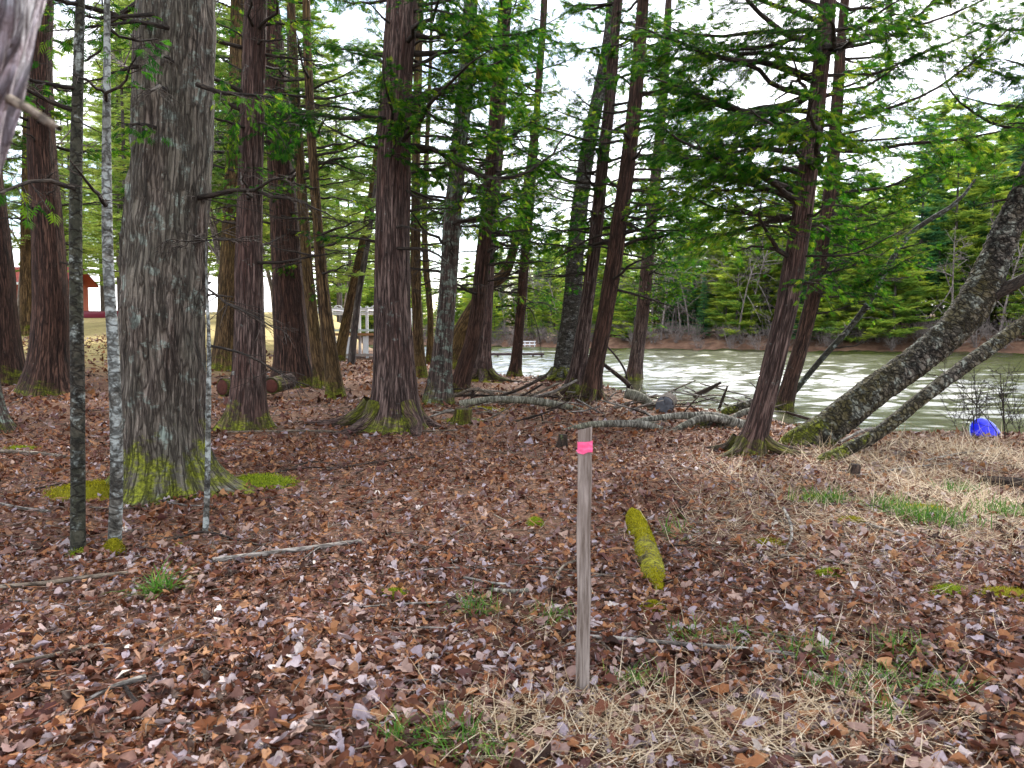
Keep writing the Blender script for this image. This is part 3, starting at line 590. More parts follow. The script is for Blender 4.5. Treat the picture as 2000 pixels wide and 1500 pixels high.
tree('cedar_tree', 'dark slim cedar leaning parallel behind the moss-footed red cedar', [(1530, 802, 38), (1543, 745, 33), (1566, 670, 30), (1590, 570, 29), (1608, 460, 28), (1624, 350, 26), (1635, 200, 23), (1643, 80, 19), (1650, 0, 17)], B['cedar_red'], 12, 30,
     live=(3.0, 34, 2.8), dead=(2.4, 8, 1.5), leaf=.9, azf=(math.pi / 2, 2.4, .7), tk=dict(flare=.2, sides=44),
     limbs=[([(1625, 370, 0), (1700, 370, -.2), (1760, 358, -.4), (1820, 335, -.6), (1875, 290, -.7), (1910, 230, -.8)], .022, .15), ([(1625, 412, 0), (1655, 428, -.2), (1700, 430, -.4), (1760, 410, -.6), (1810, 378, -.8), (1850, 340, -.9)], .024, .15),
            ([(1640, 295, 0), (1690, 280, .2), (1740, 240, .3), (1800, 232, .5), (1900, 235, .6)], .016, .5), ([(1640, 340, 0), (1720, 310, .2), (1800, 298, .4), (1900, 285, .5)], .016, .4)])
tree('sapling', 'thin bowed stem arching out from behind the leaning red cedar', [(1532, 792, 13), (1560, 755, 12), (1610, 695, 12), (1660, 640, 12), (1700, 585, 12), (1735, 520, 12), (1775, 460, 11), (1830, 420, 10), (1870, 395, 8), (1905, 350, 4)], B['sapling_dark'], 0, 31,
     live=(1.9, 3, 1.0), dead=(1.5, 12, 1.0), leaf=.15, dens=5, tk=dict(sides=14, flare=.1, amp=.002, wob=.02))
tree('birch_tree', 'heavy scaly birch trunk slanting out over the water', [(1558, 872, 66), (1613, 838, 68), (1700, 770, 66), (1790, 704, 65), (1860, 644, 70), (1908, 584, 72), (1942, 510, 58), (1968, 446, 52), (2002, 375, 48), (2052, 270, 46), (2120, 150, 40)], B['birch_lean'], 9, 32,
     live=(4.2, 10, 2.0), dead=(3.0, 5, 1.0), leaf=.7, azf=(-.5, 2.5, .5), tk=dict(flare=.12, fh=.2, sides=72, step=.032, amp=.024, fx=14, fz=12, wob=.07, sink=.25),
     limbs=[([(1895, 606, 0), (1940, 575, -.1), (1990, 550, -.15), (2060, 512, -.2), (2140, 460, -.3)], .13, 0)])
tree('birch_tree', 'thinner shaggy trunk slanting low beside the heavy scaly birch', [(1604, 902, 24), (1650, 880, 27), (1720, 842, 28), (1800, 778, 30), (1880, 718, 29), (1950, 668, 29), (2020, 618, 27), (2120, 550, 24), (2250, 450, 18)], B['birch_lean'], 0, 33,
     live=(3, 2, .8), dead=(1.2, 4, .6), leaf=.2, dens=6, tk=dict(flare=.1, sides=44, step=.03, amp=.009, fx=14, fz=14, wob=.05, sink=.15))
tree('cedar_tree', 'cedar beyond the slanting birches whose green boughs hang towards the lake', [(2190, 880, 44), (2205, 650, 40), (2220, 400, 36), (2240, 150, 32), (2250, -60, 28)], B['cedar'], 12, 34,
     live=(4.2, 11, 2.6), dead=(3.2, 8, 1.6), leaf=.7, azf=(-math.pi / 2, 1.6, .7), tk=dict(flare=.3),
     limbs=[([(2215, 300, 0), (2110, 262, .1), (2000, 255, .2), (1930, 235, .3), (1860, 185, .4), (1840, 130, .4)], .028, .3), ([(2225, 180, 0), (2100, 150, -.1), (1980, 150, -.2), (1900, 130, -.3)], .026, .9), ([(2235, 60, 0), (2100, 40, .2), (1980, 60, .3), (1880, 40, .4)], .026, 1.0), ([(2215, 390, 0), (2120, 350, .2), (2020, 345, .3), (1950, 350, .4)], .022, 1.0)])
# out-of-focus trunk close to the camera, leaning in at the left edge
rt = thing('cedar_tree', 'leaning pale lavender-grey trunk with a short broken branch stub', 'tree', (-1.55, 1.15, hz(-1.55, 1.15)))
trunk('trunk', [(-1.55, 1.15, hz(-1.55, 1.15)), (-1.42, 1.16, .5), (-1.22, 1.18, 1.05), (-1.09, 1.19, 1.45), (-.985, 1.2, 1.70), (-.925, 1.2, 1.86), (-.872, 1.2, 2.03), (-.79, 1.22, 2.4), (-.72, 1.3, 3.2), (-.6, 1.4, 5.0), (-.5, 1.5, 7.0)], [.165, .155, .145, .14, .138, .138, .138, .135, .12, .10, .02], B['grey'], rt, sides=84, step=.02, dense=2.6, flare=.2, amp=.016, fx=22, fz=3.5, seed=77)
gl = Geo(); tubes(gl, [at(20, 195, 1.16), at(55, 212, 1.05), at(88, 234, 1.0), at(116, 252, .98)], [.008, .006, .0055, .004], 8); gl.build('broken_branch', B['dead_wood'], rt)
gf_, gt_ = Geo(), Geo(); rs = R(9)
for i_ in range(12):
    dress(gt_, gf_, limb_path(np.array([-.8, 1.4, 4.2 + i_ * .22]), rs.rand() * 6.28, 1.3, .1, .1, rs), 1.3, rs, .6)
tag(gt_.build('twigs', B['twig'], rt), kind='stuff'); gf_.build('crown', LM['cedar'], rt, smooth=False)

# ------------------------------------------------------------------ far bank: pines, spruces, bare trees, shrubs
def tuft_tmpl(n, seed, flat=.5):
    rs = R(seed); V, T = [], []
    for i_ in range(n):
        a = rs.rand() * 6.28; e = (rs.rand() - .3) * flat; d = np.array([math.cos(a) * math.cos(e), math.sin(a) * math.cos(e), math.sin(e)])
        p = unit(np.cross(d, rs.randn(3))) * .075; l = .6 + .5 * rs.rand(); k = len(V)
        V += [d * .05 - p, d * .05 + p, d * l]; T.append((k, k + 1, k + 2))
    return np.array(V), np.array(T)
TU = tuft_tmpl(12, 1, .35)
def conifer(name, label, Ht, seed, mat, Lf, group, whorl=.62, nb=6, z0=.12, rise=.15, tuft=.46, gap=.0, bmat='far_trunk', r0=.16, ntf=9.0):
    rs = R(seed); root = thing(name, label, 'tree', (0, 0, 0), group)
    lean = (rs.rand(2) - .5) * .5
    gt = Geo(); t = np.linspace(0, 1, 10); P = np.stack([lean[0] * t ** 2, lean[1] * t ** 2, Ht * t - .4 * (1 - t)], 1); tubes(gt, P, r0 * (1 - t) + .015, 9); gt.build('trunk', B[bmat], root)
    gb, gf = Geo(), Geo(); z = z0 * Ht
    while z < Ht - .2:
        u = z / Ht
        for b_ in range(nb):
            if rs.rand() < gap: continue
            L = Lf(u) * (.55 + .6 * rs.rand()) + .15; az = rs.rand() * 6.28
            o = np.array([lean[0] * u * u, lean[1] * u * u, z + (rs.rand() - .5) * whorl * .6])
            Lp = limb_path(o, az, L, rise + .2 * (rs.rand() - .5) + .35 * max(0, u - .6), -.05 + .15 * rs.rand(), rs, 5)
            if L > .6: tubes(gb, Lp, .022 * (1 - np.linspace(0, 1, 5)) * L / 2 + .008, 3)
            n = max(3, int(L * ntf)); tt = (.25 + .78 * rs.rand(n)); O = spline(Lp, us=np.clip(tt, 0, 1) * 4)
            O = O + (rs.rand(n, 3) - .5) * np.array([.75, .75, .12]) * (L * .38) * (.4 + tt[:, None])
            X = unit(rs.randn(n, 3) * np.array([1, 1, .15])); Z = unit(np.array([0, 0, 1.]) + .3 * rs.randn(n, 3)); Y = unit(np.cross(Z, X)); Z = np.cross(X, Y)
            scatter(gf, TU[0], TU[1], O, X, Y, Z, tuft * (.6 + .7 * rs.rand(n)), rnd=np.clip(.28 + .5 * rs.rand() + .35 * (tt - .5) + .15 * rs.randn(n), 0, 1))
        z += whorl * (.7 + .6 * rs.rand())
    if gb.n: tag(gb.build('branches', B[bmat], root), kind='stuff')
    gf.build('crown', LM[mat], root, smooth=False)
    return root
def bare(name, label, Ht, seed, group, mat='pale_twig', spread=.5, stems=1, cat='tree', r0=.09, lev=3):
    """leafless tree or shrub: trunk and branching twigs"""
    rs = R(seed); root = thing(name, label, cat, (0, 0, 0), group); gt, gb = Geo(), Geo()
    def rec(o, d, L, r, k, g_):
        n = 5; t = np.linspace(0, 1, n)[:, None]; bend = rs.randn(3) * .18
        P = o + L * (t * d + t * t * bend); tubes(g_, P, r * (1 - .65 * t[:, 0]) + .004, 4 if k else 7)
        if k < lev:
            m_ = 7 if k == 0 else 5
            for j in range(m_):
                u = .25 + .75 * rs.rand(); q = o + L * (u * d + u * u * bend)
                dd = unit(d * .75 + spread * 1.5 * rs.randn(3) + np.array([0, 0, .15])); rec(q, dd, L * (.30 + .3 * rs.rand()) * (1.2 - .5 * u), r * (.42), k + 1, gb)
    for s_ in range(stems):
        a = rs.rand() * 6.28; d0 = unit(np.array([math.cos(a), math.sin(a), 0]) * (.08 if stems == 1 else .55 * rs.rand() + .2) + np.array([0, 0, 1.]))
        rec(np.array([0, 0, -.2]), d0, Ht * (.8 + .3 * rs.rand()), r0, 0, gt)
    gt.build('trunk' if stems == 1 else 'stems', B[mat], root); tag(gb.build('twigs', B[mat], root), kind='stuff')
    return root
GF = 'conifers across the lake'
pl = lambda u: 4.3 * (1 - u) ** .6 * (0.6 + .4 * min(1, u * 5))
protos = [conifer('white_pine', 'yellow-green layered white pine on the far bank', 16, 61, 'pine_y', pl, GF, whorl=.85, nb=6, z0=.06, tuft=.55),
          conifer('white_pine', 'yellow-green layered white pine on the far bank', 14, 62, 'pine_y', lambda u: 3.8 * (1 - u) ** .55, GF, whorl=.8, z0=.03, tuft=.55),
          conifer('white_pine', 'tall open-crowned pine with bare lower trunk on the far bank', 19, 63, 'pine_y', lambda u: 3.8 * (1 - u) ** .45, GF, whorl=.9, z0=.28, gap=.12, tuft=.55),
          conifer('spruce_tree', 'dark blue-green spruce on the far bank', 15, 64, 'pine_d', lambda u: 2.5 * (1 - u) ** .85, GF, whorl=.5, rise=-.1, z0=.06),
          conifer('spruce_tree', 'dark slim spruce with bare lower trunk on the far bank', 18, 65, 'pine_d', lambda u: 2.3 * (1 - u) ** .7, GF, whorl=.55, rise=-.05, z0=.25)]
rs = R(42)
far_pts = []
fs = LAKE[17:]                                   # the far shore, left to right
seg = np.linalg.norm(np.diff(fs, axis=0), axis=1); cum = np.concatenate([[0], np.cumsum(seg)])
def shore(u, back):
    k = int(np.clip(np.searchsorted(cum, u) - 1, 0, len(seg) - 1)); t = (u - cum[k]) / seg[k]
    p = fs[k] * (1 - t) + fs[k + 1] * t; d = (fs[k + 1] - fs[k]) / seg[k]; return p + np.array([-d[1], d[0]]) * back
used = set()
def put(k, x, y, s, rz):
    p = protos[k]; z = hz(x, y) - .05
    if k not in used:
        used.add(k); p.location = (x, y, z); p.rotation_euler = (0, 0, rz); p.scale = (s, s, s)
    else: copy_tree(p, (x, y, z), rz, (s * (.75 + .55 * rs.rand()), s * (.75 + .55 * rs.rand()), s))
for row, (b0, b1, step, kinds, sc_) in enumerate([(2.2, 6, 2.3, (0, 1, 1, 0, 3), .80), (7, 13, 1.8, (0, 2, 4, 3, 0, 2), .98), (14, 26, 1.6, (2, 4, 0, 2, 3, 0), 1.08), (27, 44, 2.0, (0, 2, 0, 1), 1.25)]):
    u = 0.0
    while u < 128:
        p = shore(u, b0 + (b1 - b0) * rs.rand())
        if -0.36 < p[0] / max(p[1], 1) < .85 and not (row == 0 and rs.rand() < .22):
            hs = .70 + .46 * sm(50, 105, u)          # the wood is lower towards the narrow end of the lake
            put(int(rs.choice(kinds)), p[0], p[1], sc_ * hs * (.6 + .7 * rs.rand()), rs.rand() * 6.28)
        u += step * (.6 + .8 * rs.rand())
GB = 'leafless trees across the lake'
bt = [bare('bare_tree', 'pale leafless tree on the far bank', 8.5, 71, GB, r0=.10), bare('bare_tree', 'pale leafless tree on the far bank', 7.0, 72, GB, r0=.08, spread=.6)]
bs = [bare('bare_shrub', 'pinkish grey leafless shrub along the far waterline', 2.6, 73, 'shrubs along the far waterline', stems=7, cat='shrub', r0=.03, lev=2), bare('bare_shrub', 'pinkish grey leafless shrub along the far waterline', 2.0, 74, 'shrubs along the far waterline', stems=9, cat='shrub', r0=.025, lev=2)]
ub = [0, 0, 0, 0]
def put2(lst, off, k, x, y, s):
    p = lst[k]; z = hz(x, y) - .1; rz = rs.rand() * 6.28
    if not ub[off + k]: ub[off + k] = 1; p.location = (x, y, z); p.rotation_euler = (0, 0, rz); p.scale = (s, s, s)
    else: copy_tree(p, (x, y, z), rz, s)
for px in (985, 1010, 1030, 1052, 1090, 1205, 1225, 1250, 1270, 1290, 1310, 1330, 1345, 1430, 1440, 1462, 1475, 1490, 1600, 1630, 1655, 1705, 1730, 1860, 1905, 1950, 1985):
    r = (px - 1000) / F
    for dd in np.arange(60, 125, .5):
        if lake_sd(np.array([r * dd]), np.array([dd]))[0] < -3.2 - 2.5 * (px % 3): break
    put2(bt, 0, px % 2, r * dd, dd, .9 + .7 * rs.rand())
for i_ in range(90):
    p = shore(16 + i_ * 1.18 + rs.rand() * 1.5, .5 + 3.6 * rs.rand())
    if p[0] / max(p[1], 1) < .8: put2(bs, 2, i_ % 2, p[0], p[1], .6 + .7 * rs.rand())
# pale trunk toppled down the far bank
# ------------------------------------------------------------------ woods behind on the left
GL = 'conifers of the wood behind the lawn'
lp = [conifer('hemlock_tree', 'light green feathery conifer in the wood behind the lawn', 15, 81, 'light', lambda u: 2.9 * (1 - u) ** .6, GL, whorl=.62, z0=.22, rise=-.02, tuft=.27, ntf=9.5, nb=7, gap=.1, r0=.15),
      conifer('hemlock_tree', 'light green feathery conifer in the wood behind the lawn', 18, 82, 'light', lambda u: 2.6 * (1 - u) ** .5, GL, whorl=.68, z0=.3, rise=.02, tuft=.27, ntf=9.5, nb=7, gap=.2, r0=.19),
      conifer('hemlock_tree', 'tall bare-stemmed conifer in the wood behind the lawn', 20, 83, 'light', lambda u: 2.4 * (1 - u) ** .5, GL, whorl=.6, z0=.34, rise=0, tuft=.27, ntf=9, nb=6, gap=.2, r0=.2),
      bare('bare_tree', 'pale leafless tree in the wood behind the lawn', 10, 84, 'leafless trees behind the lawn', r0=.10)]
ul = [0] * 4
def put3(k, x, y, s):
    p = lp[k]; z = hz(x, y) - .05; rz = rs.rand() * 6.28
    if not ul[k]: ul[k] = 1; p.location = (x, y, z); p.rotation_euler = (0, 0, rz); p.scale = (s, s, s)
    else: copy_tree(p, (x, y, z), rz, s)
for i_ in range(82):
    d_ = 24 + 50 * ((i_ + .5) / 82) ** .9; ra = -.80 + .70 * rs.rand()
    if d_ < 34 and -.58 < ra < -.50: ra = -.7 - .1 * rs.rand()
    if -.26 < ra < -.17 and d_ < 44: ra = -.42 - .3 * rs.rand()
    x, y = ra * d_, d_
    if lake_sd(np.array([x]), np.array([y]))[0] > -1.5: continue
    put3(int(rs.choice([0, 0, 1, 1, 2, 3])), x, y, .75 + .4 * rs.rand())

# ------------------------------------------------------------------ leaf litter
def leaf_maple(seed):
    rs = R(seed); a = np.linspace(-2.75, 2.75, 15); lobes = np.abs(np.cos(a * 1.28)) ** .8
    r_ = (.30 + .30 * lobes) * (1 - .10 * np.abs(a)) * (1 + .10 * rs.randn(15)); r_[::2] *= .93
    V = np.concatenate([[[-.02, 0, .03]], np.stack([np.cos(a) * r_, np.sin(a) * r_, 0 * a], 1), [[-.10, .02, 0]]])
    c = (.8 + 1.3 * rs.rand()) * rs.choice([-1, 1, 1]); V[:, 2] += c * V[:, 1] ** 2 + .7 * rs.randn() * V[:, 0] ** 2 + .9 * rs.randn() * V[:, 0] * V[:, 1] + .045 * rs.randn(len(V))
    n = len(V) - 1; return V, np.array([(0, 1 + i_, 1 + (i_ + 1) % n) for i_ in range(n)])
def leaf_oval(seed):
    rs = R(seed); xs = np.array([-.5, -.3, -.05, .2, .38, .5]); wd = np.array([0, .19, .26, .21, .11, 0]) * (1 + .12 * rs.randn(6)); V = []
    for x_, w_ in zip(xs, wd): V += [(x_, -w_, 0), (x_, .02 * rs.randn(), 0), (x_, w_, 0)]
    V = np.array(V); f = .3 + .9 * rs.rand(); V[:, 2] += f * np.abs(V[:, 1]) + .6 * rs.randn() * V[:, 0] ** 2 + .5 * rs.randn() * V[:, 0] * V[:, 1] + .025 * rs.randn(len(V)); T = []
    for k in range(5):
        for j in range(2): a_ = k * 3 + j; T += [(a_, a_ + 3, a_ + 4), (a_, a_ + 4, a_ + 1)]
    return V, np.array(T[1:-1])
def leaf_bit(seed):
    rs = R(seed); n = 5; a = np.linspace(0, 6.2832, n, endpoint=False) + .5 * rs.randn(n) * .5; r_ = (.34 + .2 * rs.rand(n)); r_[rs.randint(n)] *= .45
    V = np.stack([np.cos(a) * r_ * 1.25, np.sin(a) * r_ * (.4 + .45 * rs.rand()), 0 * a], 1); V = np.concatenate([[[0, 0, .02]], V])
    V[:, 2] += 1.6 * rs.randn() * V[:, 0] ** 2 * .6 + 2.0 * np.abs(rs.randn()) * V[:, 1] ** 2 + .05 * rs.randn(n + 1); return V, np.array([(0, 1 + i_, 1 + (i_ + 1) % n) for i_ in range(n)])
LT = [leaf_maple(s) for s in range(5)] + [leaf_oval(s) for s in range(20, 26)] + [leaf_bit(s) for s in range(40, 50)]
TB = np.array([[t[1][0], t[1][1], t[2]] for t in TREES])
def wedge(n, d0, d1, rs, pw=1.0, side=.78):
    d_ = np.sqrt(d0 ** 2 + (d1 ** 2 - d0 ** 2) * rs.rand(n) ** pw); x = (rs.rand(n) * 2 - 1) * (side * d_ + .5); return x, d_
def lay(g, n, d0, d1, rs, tmpl, size, tilt=.45, zoff=(.0, .035), rnd=None, pw=1.0, keep=None, side=.78):
    x, y = wedge(n, d0, d1, rs, pw, side); k = lake_sd(x, y) < -.55
    if keep is not None: k &= keep(x, y, rs)
    for tx, ty, tr in TB: k &= (x - tx) ** 2 + (y - ty) ** 2 > (tr * .8) ** 2
    x, y = x[k], y[k]; n = len(x); z = H(x, y)
    e = .05; gxn = (H(x + e, y) - z) / e; gyn = (H(x, y + e) - z) / e
    Z = unit(np.stack([-gxn, -gyn, np.ones(n)], 1) + tilt * np.clip(rs.randn(n, 3), -2, 2) * np.array([1, 1, .1])); a = rs.rand(n) * 6.28
    X = unit(np.cross(np.stack([np.cos(a), np.sin(a), 0 * a], 1), Z)); Y = np.cross(Z, X)
    O = np.stack([x, y, z + zoff[0] + (zoff[1] - zoff[0]) * rs.rand(n)], 1)
    v = rs.rand(n) if rnd is None else rnd(n, rs, x, y)
    which = rs.randint(len(tmpl), size=n)
    for i_, t in enumerate(tmpl):
        s_ = which == i_
        if s_.any(): scatter(g, t[0], t[1], O[s_], X[s_], Y[s_], Z[s_], size[0] + (size[1] - size[0]) * rs.rand(s_.sum()) ** 1.8, rnd=v[s_])
def shade(n, rs, x, y):
    # further back the litter is finer and redder
    v = rs.rand(n); f = sm(4, 9, y); c_ = (fbm(x * 1.5, y * 1.5, 5, 33, 3) - .5) * .5; v = np.where(rs.rand(n) < .5 * f, .2 + v * .5, v) + c_; return np.clip(np.where(v > .93, .93 - (v - .93) * rs.rand(n) * 4 + .07 * (rs.rand(n) < .12), v), 0, 1)
g = Geo(); rs = R(7)
SL = [(np.array([(-.5, -.035, 0), (-.4, .035, 0), (.5, 0, .05)]), np.array([(0, 1, 2)])), (np.array([(-.5, -.05, 0), (0, .05, .06), (.5, -.02, 0)]), np.array([(0, 1, 2)]))]
rust = lambda n, rs, x, y: np.clip(.42 + .2 * rs.randn(n), 0, .72)
lay(g, 7500, 1.7, 3.6, rs, LT[:11], (.028, .105), .34, rnd=shade); lay(g, 17000, 1.7, 5.2, rs, LT[11:], (.018, .06), .45, rnd=shade); lay(g, 7500, 3.4, 5.4, rs, LT[:11], (.03, .10), .34, rnd=shade)
lay(g, 4500, 5.2, 10, rs, LT[:5], (.045, .105), .32, rnd=shade); lay(g, 20000, 5.0, 10.5, rs, LT[11:], (.035, .095), .42, rnd=shade)
lay(g, 13000, 10, 16, rs, LT[11:], (.06, .15), .38, rnd=shade); lay(g, 10000, 15, 30, rs, LT[11:], (.10, .22), .3, rnd=shade, side=.7)
lay(g, 16000, 1.7, 5.5, rs, SL, (.03, .11), .35, (.01, .045), rnd=rust); lay(g, 18000, 5, 12, rs, SL, (.06, .16), .35, (.01, .05), rnd=rust)
flank = lambda x, y, rs: np.abs(x) > .78 * y + .45        # the carpet goes on to both sides of the view
lay(g, 17000, 1.2, 7, rs, LT[11:], (.03, .10), .4, rnd=shade, side=1.35, keep=flank); lay(g, 3000, 1.2, 5, rs, LT[5:11], (.04, .10), .34, rnd=shade, side=1.4, keep=flank)
litter = tag(g.build('leaf_litter', LM['litter'], smooth=True), 'carpet of fallen brown and grey leaves over the forest floor', 'leaf litter', kind='stuff')
# the nearest leaves lie loose on top, one object each
lm = []
for t in LT[:11]:
    gg = Geo(); gg.add(t[0], tris=t[1]); o = gg.build('leaf', LM['leaf'], smooth=False); lm.append(o.data); bpy.data.objects.remove(o)
rs = R(8); x, y = wedge(300, 2.0, 3.9, rs, 1.0, .68); z = H(x, y)
for i_ in range(300):
    o = bpy.data.objects.new('leaf', lm[rs.randint(11)]); col.objects.link(o); o.parent = ground
    s_ = .05 + .05 * rs.rand(); o.scale = (s_, s_, s_); o.location = (x[i_], y[i_], z[i_] + .035)
    o.rotation_euler = (rs.randn() * .35, rs.randn() * .35, rs.rand() * 6.28)
# small twigs, cedar bits and needles through the litter
g = Geo(); rs = R(10)
for n, d0, d1, l0, l1, r_ in ((2200, 1.8, 6, .05, .22, .0018), (2400, 5, 13, .08, .35, .0035), (1300, 12, 26, .2, .7, .007)):
    x, y = wedge(n, d0, d1, rs); k = lake_sd(x, y) < -.5; x, y = x[k], y[k]; n = len(x); a = rs.rand(n) * 6.28; L = l0 + (l1 - l0) * rs.rand(n) ** 2
    t = np.linspace(-.5, .5, 3); cv = rs.randn(n) * .35
    xx = x[:, None] + L[:, None] * (t * np.cos(a)[:, None] - cv[:, None] * t ** 2 * np.sin(a)[:, None]); yy = y[:, None] + L[:, None] * (t * np.sin(a)[:, None] + cv[:, None] * t ** 2 * np.cos(a)[:, None])
    zz = H(xx, yy) + .02 + .02 * rs.rand(n)[:, None] + (rs.randn(n) * .12)[:, None] * t * L[:, None]
    tubes(g, np.stack([xx, yy, zz], -1), np.tile(r_ * (.6 + .8 * rs.rand(n))[:, None], (1, 3)), 3)
tag(g.build('twig_litter', B['dead_wood']), 'fine fallen twigs strewn through the leaves', 'twigs', kind='stuff')

# ------------------------------------------------------------------ grasses
def blades(g, O, az, L, wd, lean, droop, rnd, k=5):
    n = len(O); t = np.linspace(0, 1, k); d = np.stack([np.cos(az), np.sin(az), 0 * az], 1); s = np.stack([-np.sin(az), np.cos(az), 0 * az], 1)
    th = lean[:, None] + droop[:, None] * t[None]; seg = L[:, None] / (k - 1)
    hx = np.concatenate([np.zeros((n, 1)), np.cumsum(np.sin(th[:, :-1]) * seg, 1)], 1); hz_ = np.concatenate([np.zeros((n, 1)), np.cumsum(np.cos(th[:, :-1]) * seg, 1)], 1)
    C = O[:, None] + hx[..., None] * d[:, None] + hz_[..., None] * np.array([0, 0, 1.])
    gz = H(C[..., 0], C[..., 1]); C[..., 2] = np.maximum(C[..., 2], gz + .012 + .03 * _hash(np.arange(n)[:, None], np.arange(k)[None], np.array(1), 3))
    w_ = (wd[:, None] * (1 - t ** 2 * .9))[..., None] * s[:, None]
    V = np.stack([C - w_, C + w_], 2).reshape(n, -1, 3); i0 = np.arange(k - 1) * 2
    q = np.stack([i0, i0 + 1, i0 + 3, i0 + 2], -1); Q = (q[None] + (np.arange(n) * 2 * k)[:, None, None]).reshape(-1, 4)
    g.add(V.reshape(-1, 3), quads=Q, rnd=np.repeat(rnd, 2 * k))
def px_cloud(cx, cy, rx, ry, n, rs):
    """points on the ground round the spot seen at (cx, cy)"""
    c = ground_at(cx, cy); a = ground_at(cx + rx, cy); b = ground_at(cx, cy - ry)
    wx_, wy_ = abs(a[0] - c[0]), min(abs(b[1] - c[1]), 2.5)
    p = rs.randn(n, 2) * .55; x = c[0] + p[:, 0] * wx_; y = c[1] + p[:, 1] * wy_
    k = (lake_sd(x, y) < -.1) & (y > 1.6); x, y = x[k], y[k]; return np.stack([x, y, H(x, y)], 1)
g = Geo(); rs = R(21)
for cx, cy, rx, ry, n, L in [(1180, 1440, 260, 80, 720, .24), (1010, 1400, 160, 40, 260, .23), (1400, 1440, 280, 70, 700, .25), (1700, 1420, 320, 90, 620, .24), (1600, 1330, 260, 70, 350, .2), (1350, 1250, 200, 60, 160, .2), (1020, 1230, 130, 50, 160, .2), (1750, 1230, 260, 80, 240, .2),
                             (1780, 930, 160, 40, 1100, .38), (1700, 990, 220, 40, 1000, .32), (1900, 990, 160, 40, 1000, .34), (1920, 1060, 150, 40, 500, .3), (1450, 930, 90, 30, 330, .35), (1500, 1000, 160, 40, 420, .3), (1850, 880, 160, 24, 900, .42), (1960, 900, 80, 30, 700, .45), (1420, 1050, 180, 50, 260, .25), (1650, 1090, 260, 50, 420, .25), (1300, 790, 140, 24, 420, .4), (1000, 780, 120, 22, 260, .4), (1650, 900, 120, 20, 420, .4)]:
    O = px_cloud(cx, cy, rx, ry, int(n * (.60 if cy > 1100 else .95)), rs); m_ = len(O); far = O[0, 1] / 3.0
    blades(g, O, rs.rand(m_) * 6.28, L * (.5 + .9 * rs.rand(m_)), (.0013 + .0011 * rs.rand(m_)) * max(1, far * .55), .95 + .6 * rs.rand(m_) ** .7, .25 + .7 * rs.randn(m_), rs.rand(m_))
tag(g.build('dry_grass', LM['straw']), 'bleached straw-coloured dead grass lying over the leaves', 'grass', kind='stuff')
def grass_tuft(px, py, n, L, spread, label, group, seed, wd=.0022, mat='grass', lean=(.1, .9)):
    rs = R(seed); c = ground_at(px, py); g = Geo(); p = rs.randn(n, 2) * spread; x, y = c[0] + p[:, 0], c[1] + p[:, 1]
    O = np.stack([x, y, H(x, y)], 1)
    blades(g, O, rs.rand(n) * 6.28, L * (.5 + .6 * rs.rand(n)), wd * (.7 + .6 * rs.rand(n)), lean[0] + (lean[1] - lean[0]) * rs.rand(n), .4 + 1.0 * rs.rand(n), np.clip(.45 + .25 * rs.randn(n), 0, 1))
    return tag(g.build('grass_tuft', LM[mat], origin=c), label, 'grass tuft', group)
grass_tuft(312, 1165, 70, .27, .035, 'bright green sedge clump arching over the leaves near the slim saplings', None, 5, .0045, lean=(.4, 1.1))
GT = 'green grass tufts among the leaves'
grass_tuft(930, 1200, 110, .15, .07, 'green grass tuft left of the wooden stake among pale stems', GT, 6)
grass_tuft(1075, 1215, 70, .13, .06, 'green grass tuft close behind the wooden stake', GT, 7)
grass_tuft(1240, 1345, 80, .12, .05, 'green grass tuft right of the wooden stake foot', GT, 8)
for k, (px, py, n, sp) in enumerate([(1570, 1285, 90, .07), (1760, 1275, 90, .07), (1625, 1350, 60, .06), (1750, 1345, 70, .06), (1850, 1360, 60, .07), (1340, 1250, 50, .05), (1450, 1260, 40, .05), (1720, 1400, 50, .06), (1950, 1010, 160, .10), (1800, 1015, 200, .11), (1610, 985, 160, .10), (1870, 965, 120, .10), (1740, 1000, 120, .10), (1850, 1030, 120, .10), (1320, 1050, 40, .08), (860, 1465, 70, .06), (780, 1450, 60, .05), (950, 1470, 60, .06)]):
    grass_tuft(px, py, n, .14 if py > 1100 else .2, sp, 'small green grass tuft growing through leaves and dead grass', GT, 30 + k, .0024 if py > 1100 else .004)

